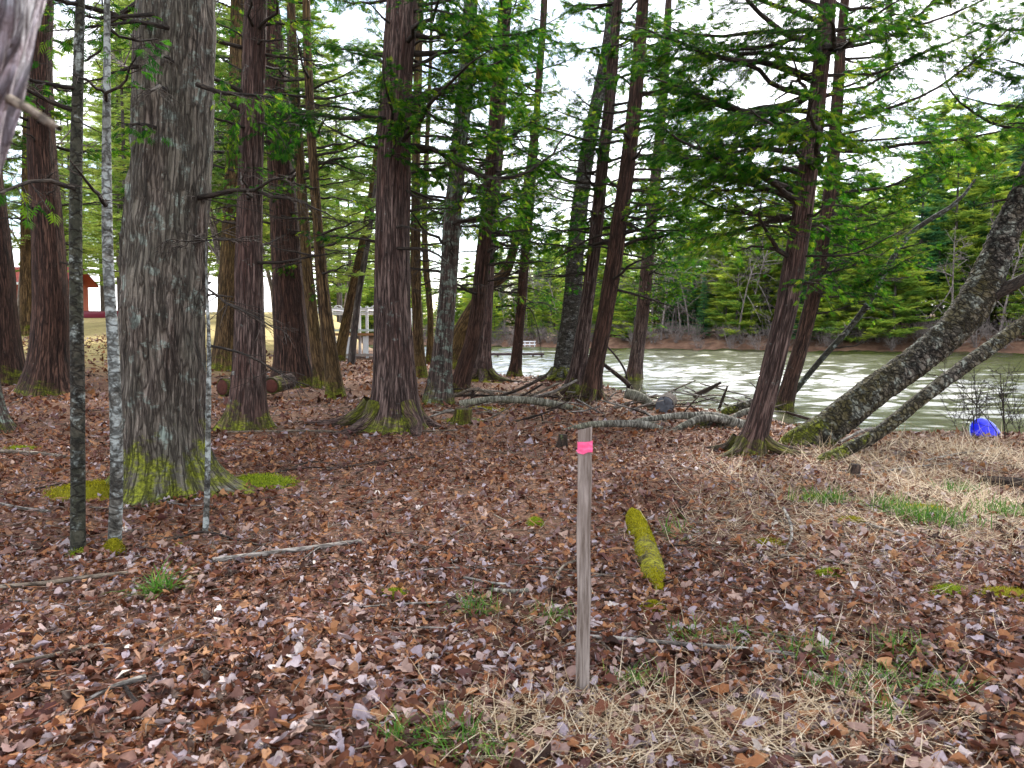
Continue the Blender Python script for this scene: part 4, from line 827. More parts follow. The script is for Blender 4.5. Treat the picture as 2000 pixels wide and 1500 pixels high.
# ------------------------------------------------------------------ moss
def moss_patch(px, py, rx, ry, h, label, seed, group=None, mat='moss_g', n=1400, bl=.014):
    """low cushion of moss with fuzz; rx, ry in metres"""
    rs = R(seed); c = ground_at(px, py); g = Geo(); na, nr = 36, 10
    a = np.linspace(0, 6.283, na, endpoint=False); r_ = np.linspace(0, 1, nr); A_, R_ = np.meshgrid(a, r_)
    edge = .75 + .5 * fbm(np.cos(A_) * 1.6 + seed, np.sin(A_) * 1.6, 0, seed)
    x = c[0] + np.cos(A_) * R_ * rx * edge; y = c[1] + np.sin(A_) * R_ * ry * edge
    z = H(x, y) + h * (1 - R_ ** 2) * (.6 + .8 * fbm(x * 9, y * 9, 0, seed)) - .02 * R_ ** 3 + .006
    i0 = np.arange(nr - 1)[:, None] * na; j = np.arange(na)[None]; jn = (j + 1) % na
    g.add(np.stack([x, y, z], -1).reshape(-1, 3), quads=np.stack([i0 + j, i0 + jn, i0 + na + jn, i0 + na + j], -1).reshape(-1, 4), rnd=.35)
    th = rs.rand(n) * 6.28; q = np.sqrt(rs.rand(n)) * .97; ii = (q * (nr - 1)).astype(int); jj = (th / 6.283 * na).astype(int) % na
    O = np.stack([x[ii, jj], y[ii, jj], z[ii, jj]], 1) + rs.randn(n, 3) * np.array([.02 * rx / .15, .02 * ry / .15, .002])
    D = unit(np.array([0, 0, 1.]) + .8 * rs.randn(n, 3)); tv = np.array([(0, -.18, 0), (0, .18, 0), (1, 0, 0.)]); Y = unit(np.cross(D, rs.randn(n, 3)))
    scatter(g, tv, np.array([(0, 1, 2)]), O, D, Y, np.cross(D, Y), bl * (.6 + .8 * rs.rand(n)), rnd=rs.rand(n))
    return tag(g.build('moss_patch', LM[mat], origin=c), label, 'moss', group)
moss_patch(505, 950, .42, .34, .08, 'bright yellow-green moss spreading right of the massive trunk', 1, n=4000, bl=.02)
moss_patch(175, 965, .40, .34, .09, 'olive moss mound left of the massive trunk behind the slim saplings', 2, mat='moss', n=4000, bl=.02)
moss_patch(280, 978, .26, .12, .06, 'dark green moss strip at the front foot of the massive trunk', 3, n=2500, bl=.02)
moss_patch(770, 846, .34, .20, .07, 'bright moss tongue between the roots of the stout flared cedar', 4, n=2500, bl=.025)
moss_patch(1045, 1026, .075, .05, .05, 'small round bright moss cushion on the leaves left of the mossy log', 5, n=900, bl=.012)
moss_patch(1498, 1064, .16, .06, .03, 'flat moss strip on the leaves before the leaning red cedar', 6, mat='moss', n=1200)
moss_patch(153, 1086, .07, .06, .07, 'dark green moss collar round the foot of the dark sapling', 7, n=900, bl=.014)
moss_patch(222, 1082, .085, .07, .09, 'yellow moss collar round the foot of the pale grey sapling', 8, mat='moss', n=1200, bl=.014)
GM = 'small moss patches through the leaves'
for k, (px, py, rx, ry) in enumerate([(1380, 765, .5, .3), (945, 800, .5, .25), (905, 822, .35, .2), (1660, 1020, .12, .06), (1850, 1160, .12, .07), (1965, 1165, .22, .1), (1620, 1125, .12, .05), (350, 1072, .03, .03), (770, 1165, .10, .05), (1275, 1190, .07, .05), (40, 880, .25, .15), (940, 745, .7, .4), (1600, 980, .3, .12), (1790, 1000, .4, .15)]):
    moss_patch(px, py, rx, ry, .035, 'small moss patch growing through leaves on the forest floor', 20 + k, GM, mat='moss' if k % 2 else 'moss_g', n=900, bl=.012 if py > 1000 else .03)

# ------------------------------------------------------------------ the stake
def box(g, c, sx, sy, sz, **kw):
    x, y, z = c; V = [(x + a * sx / 2, y + b * sy / 2, z + e * sz / 2) for a in (-1, 1) for b in (-1, 1) for e in (-1, 1)]
    g.add(V, quads=[(0, 1, 3, 2), (4, 6, 7, 5), (0, 4, 5, 1), (2, 3, 7, 6), (0, 2, 6, 4), (1, 5, 7, 3)], **kw)
def wood(name, c1, c2, sx=60, sz=3):
    m = M(name); t = m.n('ShaderNodeTexCoord').outputs['Object']; n = m.noise(t, 1, 6, .65, (sx, sx, sz), .4); n2 = m.noise(t, 3, 4)
    c = m.ramp(n, [(.36, c1), (.5, tuple((a + b) / 2 for a, b in zip(c1, c2))), (.64, c2)]); c = m.mix(m.ramp(n2, [(.4, 0.), (.7, .4)]), c, m.mix(.5, c, (.12, .07, .04)))
    return m.done(c, .85, m.bump(n, .5, .004))
b = ground_at(1138, 1358); d = b[1]; top = at(1138, 838, d); wS = 27 * d / F
st = thing('wooden_stake', 'weathered grey wooden survey stake with a pink ribbon', 'stake', b)
g = Geo(); n = 14; zs = np.linspace(-.12, top[2] - b[2], n); rs = R(3); V = []
for k, z in enumerate(zs):
    ww = wS / 2 * (1 + .02 * rs.randn()); dx = .002 * rs.randn() + .003 * (z / 1.0)
    for a, e in ((-1, -1), (-.8, -1.12), (.8, -1.12), (1, -1), (1, 1), (.8, 1.12), (-.8, 1.12), (-1, 1)): V.append((dx + a * ww, e * .011, z + (0.006 * rs.randn() if k == n - 1 else 0)))
q = [(k * 8 + j, k * 8 + (j + 1) % 8, k * 8 + 8 + (j + 1) % 8, k * 8 + 8 + j) for k in range(n - 1) for j in range(8)]
g.add(V, quads=q); k = (n - 1) * 8; g.t.append(np.array([(k, k + j, k + j + 1) for j in range(1, 7)]))
o = g.build('post', wood('weathered_stake_wood', (.10, .075, .06), (.34, .29, .26), 70, 4), smooth=False); o.parent = st
zt = at(1138, 862, d)[2] - b[2]; zb = at(1138, 884, d)[2] - b[2]; g = Geo(); rs = R(4); V = []
NB = 5
for k in range(NB):
    z = zt + (zb - zt) * k / (NB - 1)
    for a, e in ((-1.06, -1.2), (-.3, -1.5), (.4, -1.4), (1.06, -1.2), (1.06, 1.3), (-1.06, 1.3)): V.append((a * wS / 2 + .003, e * .0135 + .0012 * rs.randn(), z + .002 * rs.randn() + (.004 if a > 0 else -.001)))
g.add(V, quads=[(k * 6 + j, k * 6 + (j + 1) % 6, k * 6 + 6 + (j + 1) % 6, k * 6 + 6 + j) for k in range(NB - 1) for j in range(6)])
PK = plain('pink_flagging', (.95, .13, .30), .35, .12, 60, .3)
rb = g.build('ribbon', PK, smooth=False); rb.parent = st
g = Geo(); x0, x1 = -wS / 2 * 1.05, wS / 2 * 1.08; zm = (zt + zb) / 2
g.add([(x0, -.0235, zm - .011), (x0, -.0235, zm - .004), (0, -.0255, zm + .001), (0, -.0255, zm + .004), (x1, -.0215, zm + .006), (x1, -.0215, zm + .010)], quads=[(0, 2, 3, 1), (2, 4, 5, 3)])
g.add([(x0, -.021, zm - .006), (x0 - .006, -.026, zm - .012), (x0 - .005, -.016, zm - .014), (x0 + .001, -.024, zm - .016)], tris=[(0, 1, 2), (0, 2, 3), (0, 3, 1), (1, 3, 2)])
o = g.build('ribbon_fold', PK, smooth=False); o.parent = rb
# ------------------------------------------------------------------ blue plastic dish by the water
c = ground_at(1929, 852); dd = c[1]; rB = 68 * dd / F / 2
tb = thing('plastic_dish', 'bright blue plastic dish with pale rim tipped up by the water', 'dish', c)
prof = [(0, .10), (.35, .098), (.62, .085), (.80, .055), (.93, .015), (1.0, 0), (1.03, -.012)]
def lathe(prof, n=40):
    th = np.linspace(0, 6.2832, n, endpoint=False); V = np.array([[(r_ * math.cos(t), r_ * math.sin(t), z) for t in th] for r_, z in prof]).reshape(-1, 3)
    return V, [(k * n + j, k * n + (j + 1) % n, (k + 1) * n + (j + 1) % n, (k + 1) * n + j) for k in range(len(prof) - 1) for j in range(n)]
RX = np.array(Matrix.Rotation(math.radians(62), 3, 'X') @ Matrix.Rotation(.2, 3, 'Y'))
g = Geo(); V, q = lathe([(r_ * rB, z * rB * 2.6) for r_, z in prof]); V[:, 2] += .004 * np.sin(V[:, 0] * 40) * np.cos(V[:, 1] * 31); g.add(V @ RX.T + np.array([0, .03, rB * .08]), quads=q)
o = g.build('bowl', plain('blue_plastic', (.004, .012, .75), .35, .3, 5, .15)); o.parent = tb
g = Geo(); th = np.linspace(0, 6.2832, 41); tubes(g, (np.stack([np.cos(th) * rB * 1.04, np.sin(th) * rB * 1.04, 0 * th - .012], 1)) @ RX.T + np.array([0, .03, rB * .08]), np.full(41, .008), 6)
o = g.build('rim', plain('pale_plastic_rim', (.45, .6, .75), .4, .1)); o.parent = tb
# ------------------------------------------------------------------ logs, sticks and stumps
def gpath(pts, lift=.6):
    P, W = [], []
    for p in pts:
        q = ground_at(p[0], p[1]); r_ = p[2] * q[1] / F / 2; q[2] += r_ * lift + .028; P.append(q); W.append(r_)
    return np.array(P), np.array(W)
def stick(pts, mat, label, group=None, name='fallen_stick', cat='stick', lift=.8, depth=None, seed=0, twigs=0, sides=10, wob=.05, amp=.0015, moss=None):
    rs = R(seed + 900)
    if depth is None: P, W = gpath(pts, lift)
    else: P = np.array([at(p[0], p[1], depth + (p[3] if len(p) > 3 else 0)) for p in pts]); W = np.array([p[2] * depth / F / 2 for p in pts])
    c = P[len(P) // 2] - np.array([0, 0, W.max()])
    root = thing(name, label, cat, c, group)
    _, C, r_, ss = trunk('stem', P, W, B[mat], root, sides=sides, step=.04, flare=0, amp=amp, fx=20, fz=6, seed=seed, sink=0, cap=True, wob=wob)
    for k in range(twigs):
        i0 = rs.randint(len(C)); L = .1 + .3 * rs.rand(); a = rs.rand() * 6.28; d_ = unit(np.array([math.cos(a), math.sin(a), .35 * rs.rand()]))
        g = Geo(); t = np.linspace(0, 1, 5)[:, None]; tubes(g, C[i0] + d_ * L * t + rs.randn(3) * .05 * t ** 2, r_[i0] * .45 * (1 - .7 * t[:, 0]), 5); g.build('side_twig', B[mat], root)
    return root
S = stick
S([(415, 1107, 11), (500, 1096, 11), (600, 1083, 10), (705, 1068, 9)], 'grey_wood', 'pale barkless stick lying right of the thin whip sapling', seed=1, twigs=2)
S([(-20, 1160, 9), (80, 1152, 9), (150, 1142, 9), (250, 1130, 7)], 'dead_wood', 'tan stick on the leaves left of the sedge clump', seed=2, twigs=1)
S([(15, 1314, 9), (90, 1297, 8), (175, 1276, 6)], 'dead_wood', 'brown stick on the leaves below the tan stick', seed=3)
S([(85, 1432, 5), (170, 1382, 6), (225, 1357, 12), (285, 1340, 14)], 'grey_wood', 'pale flaking branch widening at one end among grey leaves', seed=4)
S([(245, 1358, 11), (262, 1383, 10), (286, 1405, 11)], 'dark_wood', 'short mossy twig below the pale flaking branch', seed=5)
S([(195, 1420, 5), (280, 1418, 6), (280 + 4, 1420, 4)], 'grey_wood', 'short grey stick below the short mossy twig', seed=6)
S([(335, 1428, 4), (400, 1430, 5), (445, 1442, 4)], 'grey_wood', 'short bleached stick on russet leaves', seed=7)
S([(-20, 888, 8), (60, 892, 8), (128, 899, 7)], 'dead_wood', 'straight tan stick on the leaves behind the dark sapling', seed=8)
S([(440, 849, 4), (600, 847, 5), (700, 849, 4), (890, 845, 3)], 'dead_wood', 'long thin straight stick lying before the stout flared cedar', seed=9)
S([(-10, 990, 6), (40, 1000, 6), (98, 1008, 7)], 'grey_wood', 'short pale stick lying left of the dark sapling foot', seed=10)
S([(340, 1062, 4), (400, 1048, 5), (480, 1068, 4), (545, 1080, 3)], 'dark_wood', 'dark forked twig at the foot of the whip sapling', seed=11, twigs=3)
S([(1150, 1256, 7), (1230, 1263, 9), (1340, 1273, 9), (1450, 1281, 8), (1578, 1296, 8)], 'grey_wood', 'long grey lichen-spotted branch lying right of the stake', seed=12, twigs=4)
S([(1300, 1378, 6), (1380, 1369, 8), (1500, 1361, 6)], 'dark_wood', 'dark branch half buried in dead grass below the grey branch', seed=13, twigs=2)
S([(1176, 1268, 5), (1215, 1308, 6), (1240, 1352, 6)], 'dead_wood', 'tan curved stick slanting right of the stake foot', seed=14)
S([(1180, 1300, 3), (1230, 1392, 4), (1268, 1460, 4)], 'dark_wood', 'thin dark twig lying across the dead grass before the stake', seed=15)
S([(955, 1164, 9), (1000, 1168, 9), (1032, 1165, 9)], 'white_birch', 'short white birch stick left of the stake', seed=16)
S([(905, 1138, 5), (960, 1149, 5), (988, 1151, 4)], 'grey_wood', 'thin white twig just behind the short birch stick', seed=17)
S([(1082, 1150, 4), (1098, 1118, 5), (1126, 1104, 5)], 'dead_wood', 'bent pale twig close to the stake on its left', seed=18)
S([(1535, 1492, 7), (1600, 1487, 7), (1670, 1452, 7), (1700, 1390, 6), (1712, 1300, 5)], 'dead_wood', 'long bowed brown stem lying through dead grass', seed=19)
S([(1530, 1000, 5), (1543, 1030, 6), (1545, 1062, 6), (1528, 1095, 4)], 'grey_wood', 'curved bleached root on the leaves beside the flat moss strip', seed=20)
S([(1690, 1030, 5), (1770, 1058, 6), (1830, 1082, 4)], 'grey_wood', 'grey stick lying in dead grass below the slanting trunks', seed=21)
S([(1918, 948, 18), (1960, 954, 24), (2030, 962, 26)], 'dark_wood', 'dark rotten log in the dead grass below the blue dish', name='rotten_log', cat='log', seed=22, sides=18, amp=.008, lift=.5)
S([(1810, 905, 4), (1870, 893, 5), (1950, 880, 4)], 'grey_wood', 'bleached branch lying just below the blue dish', seed=23, twigs=3)
S([(1700, 1120, 4), (1560, 1095, 4), (1500, 1100, 3)], 'dead_wood', 'thin stem lying across leaves right of the mossy log', seed=24)
rs = R(31)
for k in range(26):
    px, py = 60 + 1880 * rs.rand(), 900 + 560 * rs.rand() ** 1.2; a = (rs.rand() - .5) * .9; L = 40 + 90 * rs.rand()
    pp = [(px - L * math.cos(a), py - L * .35 * math.sin(a), 3.5), (px, py + 6 * rs.randn(), 4), (px + L * math.cos(a), py + L * .35 * math.sin(a), 2.5)]
    S(pp, ['dead_wood', 'grey_wood', 'dark_wood'][k % 3], 'small loose twig lying on the leaf litter', 'loose twigs on the forest floor', seed=40 + k, twigs=k % 3, sides=6)
# mossy log
P, W = gpath([(1236, 1008, 18), (1240, 1018, 34), (1246, 1040, 42), (1259, 1062, 36), (1262, 1085, 45), (1272, 1108, 42), (1277, 1132, 40), (1284, 1146, 20), (1288, 1160, 8)], -.30)
ml = thing('mossy_log', 'rotting log wrapped in thick yellow-green moss behind the stake', 'log', P[2] - np.array([0, 0, W[2]]))
o, C, r_, ss = trunk('wood', P, W, B['moss_wood'], ml, sides=28, step=.03, flare=0, amp=.010, fx=14, fz=8, sink=0, cap=True, wob=.10, seed=4)
g = Geo(); rs = R(5); n = 24000; k = rs.randint(len(C), size=n); a = rs.rand(n) * 6.28
T = unit(np.gradient(C, axis=0))[k]; A_ = unit(np.cross(T, np.array([0, 0, 1.]))); U = np.cross(A_, T); D = np.cos(a)[:, None] * A_ + np.sin(a)[:, None] * U
up = D[:, 2] > -.25; k, D, T, A_, U = k[up], D[up], T[up], A_[up], U[up]; n = len(k)
bumpy = 1 + .28 * (fbm(C[k, 0] * 9, C[k, 1] * 9, D[:, 2] * 2, 3) - .4)
O = C[k] + D * (r_[k] * bumpy)[:, None] + T * (rs.rand(n) - .5)[:, None] * .04
D2 = unit(D + .7 * rs.randn(n, 3)); Y = unit(np.cross(D2, rs.randn(n, 3)))
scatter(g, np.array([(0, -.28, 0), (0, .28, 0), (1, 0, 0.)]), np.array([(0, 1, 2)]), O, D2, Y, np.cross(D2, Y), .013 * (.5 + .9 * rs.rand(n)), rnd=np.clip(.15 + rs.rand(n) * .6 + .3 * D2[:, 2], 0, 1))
tag(g.build('moss', LM['moss'], ml, smooth=False), kind='stuff')
# moss collars of the two saplings
# fallen birch and brush along the bank
dB = ground_at(1250, 842)[1]
S([(1098, 842, 8, .1), (1150, 830, 12), (1215, 827, 14), (1262, 830, 14), (1297, 842, 13), (1342, 862, 9, -.1)], 'white_birch', 'white birch branch bowed along the ground, its tip slanting down to the leaves', name='birch_branch', cat='branch', depth=dB, seed=70, sides=16, amp=.004, twigs=4)
S([(1225, 826, 10, .2), (1300, 814, 13, .2), (1350, 812, 15, .2), (1400, 815, 19, .2), (1462, 836, 24, .2)], 'white_birch', 'thicker white birch branch arching into the hollow mossy log', name='birch_branch', cat='branch', depth=dB, seed=71, sides=18, amp=.004)
S([(1308, 846, 10, -.05), (1340, 829, 14), (1376, 816, 15, .1), (1420, 822, 14, .15)], 'white_birch', 'short white birch branch forking up from the bowed one', name='birch_branch', cat='branch', depth=dB, seed=72, sides=14, amp=.003)
S([(1345, 842, 40, .45), (1395, 838, 48, .4), (1465, 846, 52, .35)], 'birch_lean', 'thick mossy birch log lying behind the foot of the leaning red cedar', name='birch_log', cat='log', depth=dB, seed=73, sides=40, amp=.012)
dB2 = ground_at(1030, 800)[1]
S([(898, 790, 16), (960, 781, 14), (1030, 782, 15), (1090, 791, 14), (1142, 803, 9)], 'white_birch', 'long pale birch log lying before the brush pile with moss beneath', name='birch_log', cat='log', depth=dB2, seed=74, sides=20, amp=.006, twigs=6)
S([(1222, 768, 20), (1250, 776, 20), (1278, 797, 16)], 'white_birch', 'short pale log slanting down the bank beside the sawn log end', name='birch_log', cat='log', depth=ground_at(1250, 800)[1], seed=75, sides=18, amp=.005)
S([(1395, 818, 12), (1430, 799, 17), (1480, 786, 18)], 'birch_lean', 'grey-green mossy limb by the water behind the leaning red cedar', name='birch_log', cat='log', depth=ground_at(1440, 815)[1], seed=76, sides=18, amp=.005)
S([(1420, 824, 11), (1452, 806, 13), (1492, 797, 12)], 'white_birch', 'pale limb crossing just below the grey-green mossy limb', name='birch_log', cat='log', depth=ground_at(1440, 820)[1], seed=77, sides=16, amp=.004)
c = at(1298, 792, ground_at(1298, 806)[1]); lg = thing('sawn_log', 'short log with a blackened grey sawn end on the bank', 'log', c - np.array([0, 0, .17]))
trunk('log_body', [c, c + np.array([.10, .3, .02]), c + np.array([.2, .6, .03])], [.17, .17, .16], B['dark_wood'], lg, sides=26, step=.05, flare=0, amp=.008, sink=0, cap=True, seed=8)
g = Geo(); V, q = lathe([(.001, .012), (.06, .008), (.11, .011), (.165, .004), (.17, -.02)], 26); rot = np.array(Vector((-.10, -.3, -.02)).to_track_quat('Z', 'Y').to_matrix()); V[:, 2] += .006 * R(2).randn(len(V)); g.add(V @ rot.T + c, quads=q); g.build('sawn_end', plain('blackened_end_grain', (.10, .105, .12), .9, .6, 14, .5), lg)
dP = ground_at(980, 790)[1]
for k, (pp, mt, lb) in enumerate([
        ([(1068, 734, 6), (1010, 762, 6), (940, 785, 5)], 'dark_wood', 'long dark pole laid slanting on the brush pile'), ([(1092, 748, 5), (1040, 772, 5), (985, 796, 4)], 'dead_wood', 'pale thin pole lying below the dark pole on the brush pile'),
        ([(882, 776, 5), (925, 760, 6), (965, 770, 5)], 'dead_wood', 'bent grey stick hooped over the brush pile'), ([(868, 774, 4), (930, 772, 5), (1000, 776, 4)], 'dark_wood', 'low dark stick along the base of the brush pile'),
        ([(1060, 750, 4), (1015, 775, 4), (965, 792, 3)], 'dark_wood', 'second dark stick tucked under the long dark pole'), ([(924, 762, 6), (921, 784, 6), (919, 806, 6)], 'dark_wood', 'short dark stick standing upright by the mossy stump'),
        ([(957, 778, 5), (963, 805, 6), (972, 836, 6)], 'grey_wood', 'white stick propped upright before the brush pile'), ([(985, 812, 4), (1040, 803, 4), (1100, 800, 4), (1140, 828, 3)], 'dead_wood', 'thin bowed stick below the long birch log'),
        ([(1128, 742, 4), (1080, 765, 5), (1040, 776, 4)], 'grey_wood', 'grey stick running from the birch roots to the brush pile')]):
    S(pp, mt, lb, seed=100 + k, depth=dP + .2 * (k % 4) - .3, twigs=3)
S([(1172, 706, 7, .3), (1200, 728, 8), (1226, 750, 9), (1248, 780, 7)], 'dark_wood', 'dark dead branch slanting from the gnarled cedar down to the bank', name='dead_branch', cat='branch', depth=ground_at(1235, 775)[1], seed=120, twigs=5)
S([(1182, 672, 3, .5), (1206, 700, 4), (1222, 728, 4), (1226, 760, 4)], 'dark_wood', 'thin forked dead twig rising behind the slanting dead branch', name='dead_branch', cat='branch', depth=ground_at(1228, 765)[1], seed=121, twigs=4)
S([(1354, 774, 10), (1375, 764, 9), (1408, 747, 5)], 'dark_wood', 'black branch end poking out over the water', name='dead_branch', cat='branch', depth=ground_at(1360, 785)[1] + .3, seed=122)
S([(1404, 800, 6), (1412, 778, 6), (1421, 754, 3)], 'dark_wood', 'black pointed snag standing at the water edge', name='dead_branch', cat='branch', depth=ground_at(1404, 800)[1], seed=123)
S([(1535, 805, 5), (1600, 825, 6), (1620, 835, 5)], 'dark_wood', 'dark branch lying at the water edge behind the slanting birch', name='dead_branch', cat='branch', depth=ground_at(1570, 835)[1] + .6, seed=124, twigs=3)
S([(1640, 870, 5), (1690, 845, 6), (1720, 842, 5)], 'grey_wood', 'bleached branch lying between the two slanting trunks', name='dead_branch', cat='branch', seed=125, twigs=3)
rs = R(77)
for k in range(64):
    px = 1180 + 340 * rs.rand() if k < 38 else 870 + 290 * rs.rand(); py = 755 + 65 * rs.rand(); L = 15 + 40 * rs.rand(); a = rs.randn() * .5
    dk = ground_at(px, py + 12)[1]
    S([(px - L * math.cos(a), py - L * math.sin(a) * .6, 2.5), (px, py + 3 * rs.randn(), 3.2), (px + L * math.cos(a), py + L * math.sin(a) * .6, 2)], ['dead_wood', 'grey_wood', 'dark_wood'][k % 3], 'small dead stick in the tangle along the bank', 'dead sticks tangled along the bank', depth=dk, seed=140 + k, twigs=2 + k % 3, sides=6)
def stump(px, py, wpx, hpx, mat, label, seed, flare=.3):
    b_ = ground_at(px, py); dd_ = b_[1]; r_ = wpx * dd_ / F / 2; h_ = hpx * dd_ / F
    root = thing('tree_stump', label, 'stump', b_)
    trunk('stump_wood', [b_, b_ + np.array([.01, 0, h_ * .5]), b_ + np.array([.015, 0, h_])], [r_, r_ * .95, r_ * .9], B[mat], root, sides=26, step=.03, flare=flare, fh=.08, amp=.008, sink=.1, cap=True, seed=seed)
stump(1097, 876, 18, 28, 'dark_wood', 'small dark cut stump behind the stake top', 1)
stump(903, 828, 34, 30, 'cedar_brown', 'low mossy stump before the lichen-footed cedar', 2, .5)
stump(1668, 930, 20, 24, 'dark_wood', 'little dark rotten stump in the dead grass below the slanting trunks', 3)
# bare bushes by the blue dish
for k, (px, py, s_) in enumerate([(1905, 852, .55), (1965, 858, .62), (1880, 848, .42), (1995, 850, .6)]):
    q_ = ground_at(px, py); o = bare('bare_shrub', 'dark leafless twiggy bush at the water edge by the blue dish', 1.6, 90 + k, 'twiggy bushes at the near water edge', 'limb', .4, 4, 'shrub', .007, 2); o.location = q_; o.scale = (s_, s_, s_)
# ------------------------------------------------------------------ stacked firewood behind the reddish grey cedar
RED = plain('red_end_grain', (.07, .022, .015), .95, .8, 16, .6)
dL = 15.6
for k, (px, py, rp_) in enumerate([(434, 757, 18), (464, 754, 17), (530, 754, 16)]):
    c = at(px, py, dL); r_ = rp_ * dL / F; root = thing('firewood_log', 'red-ended firewood log in the stack behind the reddish grey cedar', 'log', c - np.array([0, 0, r_]), 'stacked firewood logs')
    ax = unit(np.array([.3 + .15 * R(k).randn(), 1, .05 * R(k + 9).randn()]))
    trunk('log_body', [c, c + ax * .35, c + ax * .75], [r_, r_, r_ * .95], B['cedar_pale' if k % 2 else 'cedar'], root, sides=20, step=.08, flare=0, amp=.006, sink=0, cap=True, seed=k)
    g = Geo(); V, q = lathe([(.001, .012), (r_ * .5, .01), (r_ * .84, .008), (r_ * .86, -.01)], 20); rot = np.array(Vector(-ax).to_track_quat('Z', 'Y').to_matrix()); g.add(V @ rot.T + c, quads=q); g.build('sawn_end', RED, root)
# ------------------------------------------------------------------ white railed deck by the lake
WH = plain('white_paint', (.78, .79, .82), .5, .08, 3); BR = plain('brown_deck_wood', (.33, .17, .08), .8, .3, 6); GRN = plain('pale_green_paint', (.55, .66, .60), .6, .1)
b = ground_at(700, 699); d = b[1]; k = d / F; zg = lambda y: at(700, y, d)[2]
dk = thing('garden_deck', 'white railed deck with arched top trim standing by the lake', 'deck', (0, d, 0)); xs = [at(px, 650, d)[0] for px in (614, 645, 678, 717, 752, 786)]; dp = 2.6
def bx(name, mat, c, sx, sy, sz, parent):
    g = Geo(); box(g, c, sx, sy, sz); o = g.build(name, mat, smooth=False); o.parent = parent; o.location = -Vector(parent.location) if parent.parent is None else (0, 0, 0); return o
W_ = xs[-1] - xs[0]; xm = (xs[0] + xs[-1]) / 2
for yy in (0, dp):
    for x in xs:
        zt_, zb_ = zg(598), hz(x, d + yy) - .3; bx('post', WH, (x, d + yy, (zt_ + zb_) / 2), .10, .10, zt_ - zb_, dk)
    bx('top_rail', WH, (xm, d + yy - .06, zg(603)), W_ + .2, .06, 3.4 * k, dk); bx('top_rail', WH, (xm, d + yy - .06, zg(611)), W_ + .2, .06, 2.6 * k, dk)
    bx('hand_rail', GRN, (xm, d + yy - .07, zg(645)), W_ + .1, .05, 4 * k, dk)
    for a, b_ in zip(xs[:-1], xs[1:]):
        g = Geo(); t = np.linspace(0, math.pi, 11); tubes(g, np.stack([(a + b_) / 2 - np.cos(t) * (b_ - a) * .22, np.full(11, d + yy - .06), zg(602) + np.sin(t) * 5 * k], 1), np.full(11, .028), 5); o = g.build('arch_trim', WH); o.parent = dk; o.location = -dk.location
bx('deck_floor', BR, (xm, d + dp / 2, zg(653)), W_ + .2, dp + .3, 5 * k, dk)
for x in xs: bx('side_rail', WH, (x, d + dp / 2, zg(604)), .05, dp - .1, 3 * k, dk)
for x in np.arange(xs[0] + .2, xs[-1], .62): bx('skirting_board', WH, (x, d - .02, (zg(657) + zg(690)) / 2), .16, .03, zg(657) - zg(690), dk)
bx('ground_beam', plain('grey_beam', (.35, .3, .28), .8), (xm, d - .08, zg(693)), W_ + .2, .1, 4.5 * k, dk)
# ------------------------------------------------------------------ red cabin and canoe beyond the lawn
cx, cy = at(88, 600, 52)[0], 52.0; zc = hz(cx, cy); cb = thing('log_cabin', 'small red log cabin with white roof edge beyond the lawn', 'cabin', (cx, cy, zc - .1))
RW = plain('red_log_wall', (.30, .075, .045), .8, .3, 3); RO = plain('red_roof', (.28, .05, .035), .7, .2, 2)
def cbx(name, mat, c, sx, sy, sz, parent=None):
    g = Geo(); box(g, c, sx, sy, sz); o = g.build(name, mat, smooth=False); o.parent = parent or cb; return o
for k in range(10): 
    g = Geo(); tubes(g, [(-2.3, -1.6, .12 + .2 * k), (0, -1.6, .12 + .2 * k), (2.3, -1.6, .12 + .2 * k)], [.11] * 3, 8); o = g.build('wall_log', RW); o.parent = cb
cbx('wall', RW, (0, 0, 1.0), 4.2, 3.1, 2.0)
g = Geo(); g.add([(-2.6, -2.0, 1.95), (2.6, -2.0, 1.95), (2.6, 0, 3.1), (-2.6, 0, 3.1), (-2.6, 2.0, 1.95), (2.6, 2.0, 1.95), (-2.6, -2.0, 2.07), (2.6, -2.0, 2.07), (2.6, 0, 3.22), (-2.6, 0, 3.22), (-2.6, 2, 2.07), (2.6, 2, 2.07)], quads=[(6, 7, 8, 9), (9, 8, 11, 10), (0, 3, 2, 1), (3, 4, 5, 2), (0, 1, 7, 6), (4, 10, 11, 5)]); o = g.build('roof', RO, smooth=False); o.parent = cb
cbx('fascia', WH, (0, -2.03, 2.0), 5.2, .05, .16)
for x in (-1.3, 1.2):
    wn_ = cbx('window', WH, (x, -1.73, 1.1), .8, .06, .7); cbx('pane', plain('dark_window_glass', (.02, .025, .03), .1), (x, -1.765, 1.1), .66, .03, .56, wn_)
dr = cbx('door', plain('brown_door', (.10, .04, .03), .6), (0, -1.74, .85), .8, .05, 1.6); g = Geo(); tubes(g, [(.28, -1.80, .85), (.28, -1.80, .95)], [.02, .02], 6); o = g.build('handle', WH); o.parent = dr
c = np.append(at(170, 612, 44)[:2], 0); c[2] = hz(c[0], c[1]); cn = thing('canoe', 'dark red upturned canoe lying at the edge of the lawn', 'canoe', c)
g = Geo(); n, m_ = 17, 9; V = []
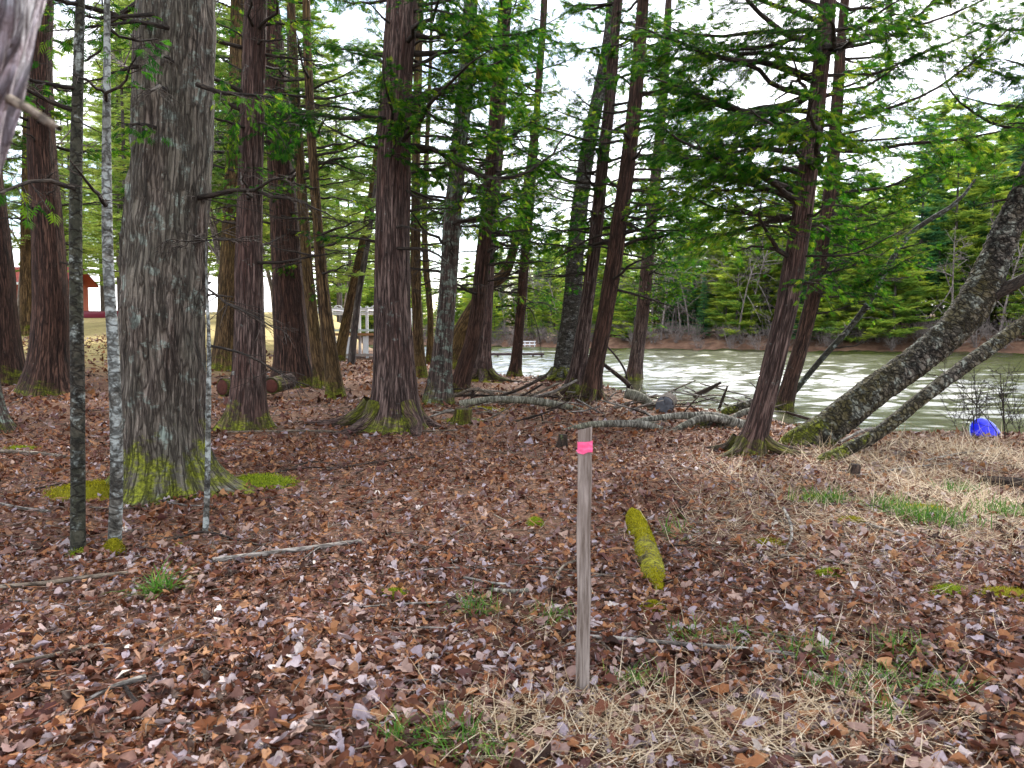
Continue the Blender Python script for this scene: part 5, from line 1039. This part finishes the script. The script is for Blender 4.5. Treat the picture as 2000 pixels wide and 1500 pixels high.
for i_ in range(n):
    t = -1 + 2 * i_ / (n - 1); wd = .42 * (1 - abs(t) ** 2.4) + .01; hh_ = .38 + .12 * abs(t) ** 3
    for j in range(m_):
        a = math.pi * j / (m_ - 1); V.append((t * 1.9, -math.cos(a) * wd, math.sin(a) ** .8 * hh_ * (1 - .25 * abs(t) ** 4)))
g.add(V, quads=[(i_ * m_ + j, i_ * m_ + j + 1, (i_ + 1) * m_ + j + 1, (i_ + 1) * m_ + j) for i_ in range(n - 1) for j in range(m_ - 1)]); o = g.build('hull', plain('dark_red_hull', (.16, .012, .03), .4, .2)); o.parent = cn
g = Geo(); t = np.linspace(-1, 1, 17); tubes(g, np.stack([t * 1.9, 0 * t, .385 + .06 * np.abs(t) ** 3], 1), np.full(17, .02), 5); o = g.build('keel', plain('keel_strip', (.05, .02, .02), .5)); o.parent = cn; cn.rotation_euler = (0, 0, .5)
# ------------------------------------------------------------------ dock and railing on the lake
d = 66.0; a, b = at(958, 690, d), at(1062, 690, d); wt = thing('wooden_dock', 'low dark wooden dock on short posts in the lake', 'dock', ((a[0] + b[0]) / 2, d, WZ))
DK = plain('dark_dock_wood', (.055, .035, .035), .8, .4, 4); L_ = b[0] - a[0]
for k in range(22):
    g = Geo(); box(g, (-L_ / 2 + (k + .5) * L_ / 22, 0, .30 + .01 * math.sin(k * 2.1)), L_ / 22 - .015, 1.1, .06); o = g.build('plank', DK, smooth=False); o.parent = wt
for yy in (-.5, .5):
    g = Geo(); box(g, (0, yy, .20), L_, .08, .14); o = g.build('beam', DK, smooth=False); o.parent = wt
    for x in (-.36, .05, .30, .46): g = Geo(); tubes(g, [(x * L_, yy, -.7), (x * L_, yy, .16)], [.07, .07], 8); o = g.build('post', DK); o.parent = wt
d = 106.0; a, b = at(1016, 678, d), at(1044, 678, d); c = ((a[0] + b[0]) / 2, d, WZ); wr = thing('white_railing', 'small white landing railing at the far end of the lake', 'railing', c); L_ = b[0] - a[0]
for x in (-.5, -.17, .17, .5): g = Geo(); box(g, (x * L_, 0, .15), .10, .1, 1.5); o = g.build('post', WH, smooth=False); o.parent = wr
for z in (.45, .85): g = Geo(); box(g, (0, -.12, z), L_ + .3, .08, .14); o = g.build('rail', WH, smooth=False); o.parent = wr
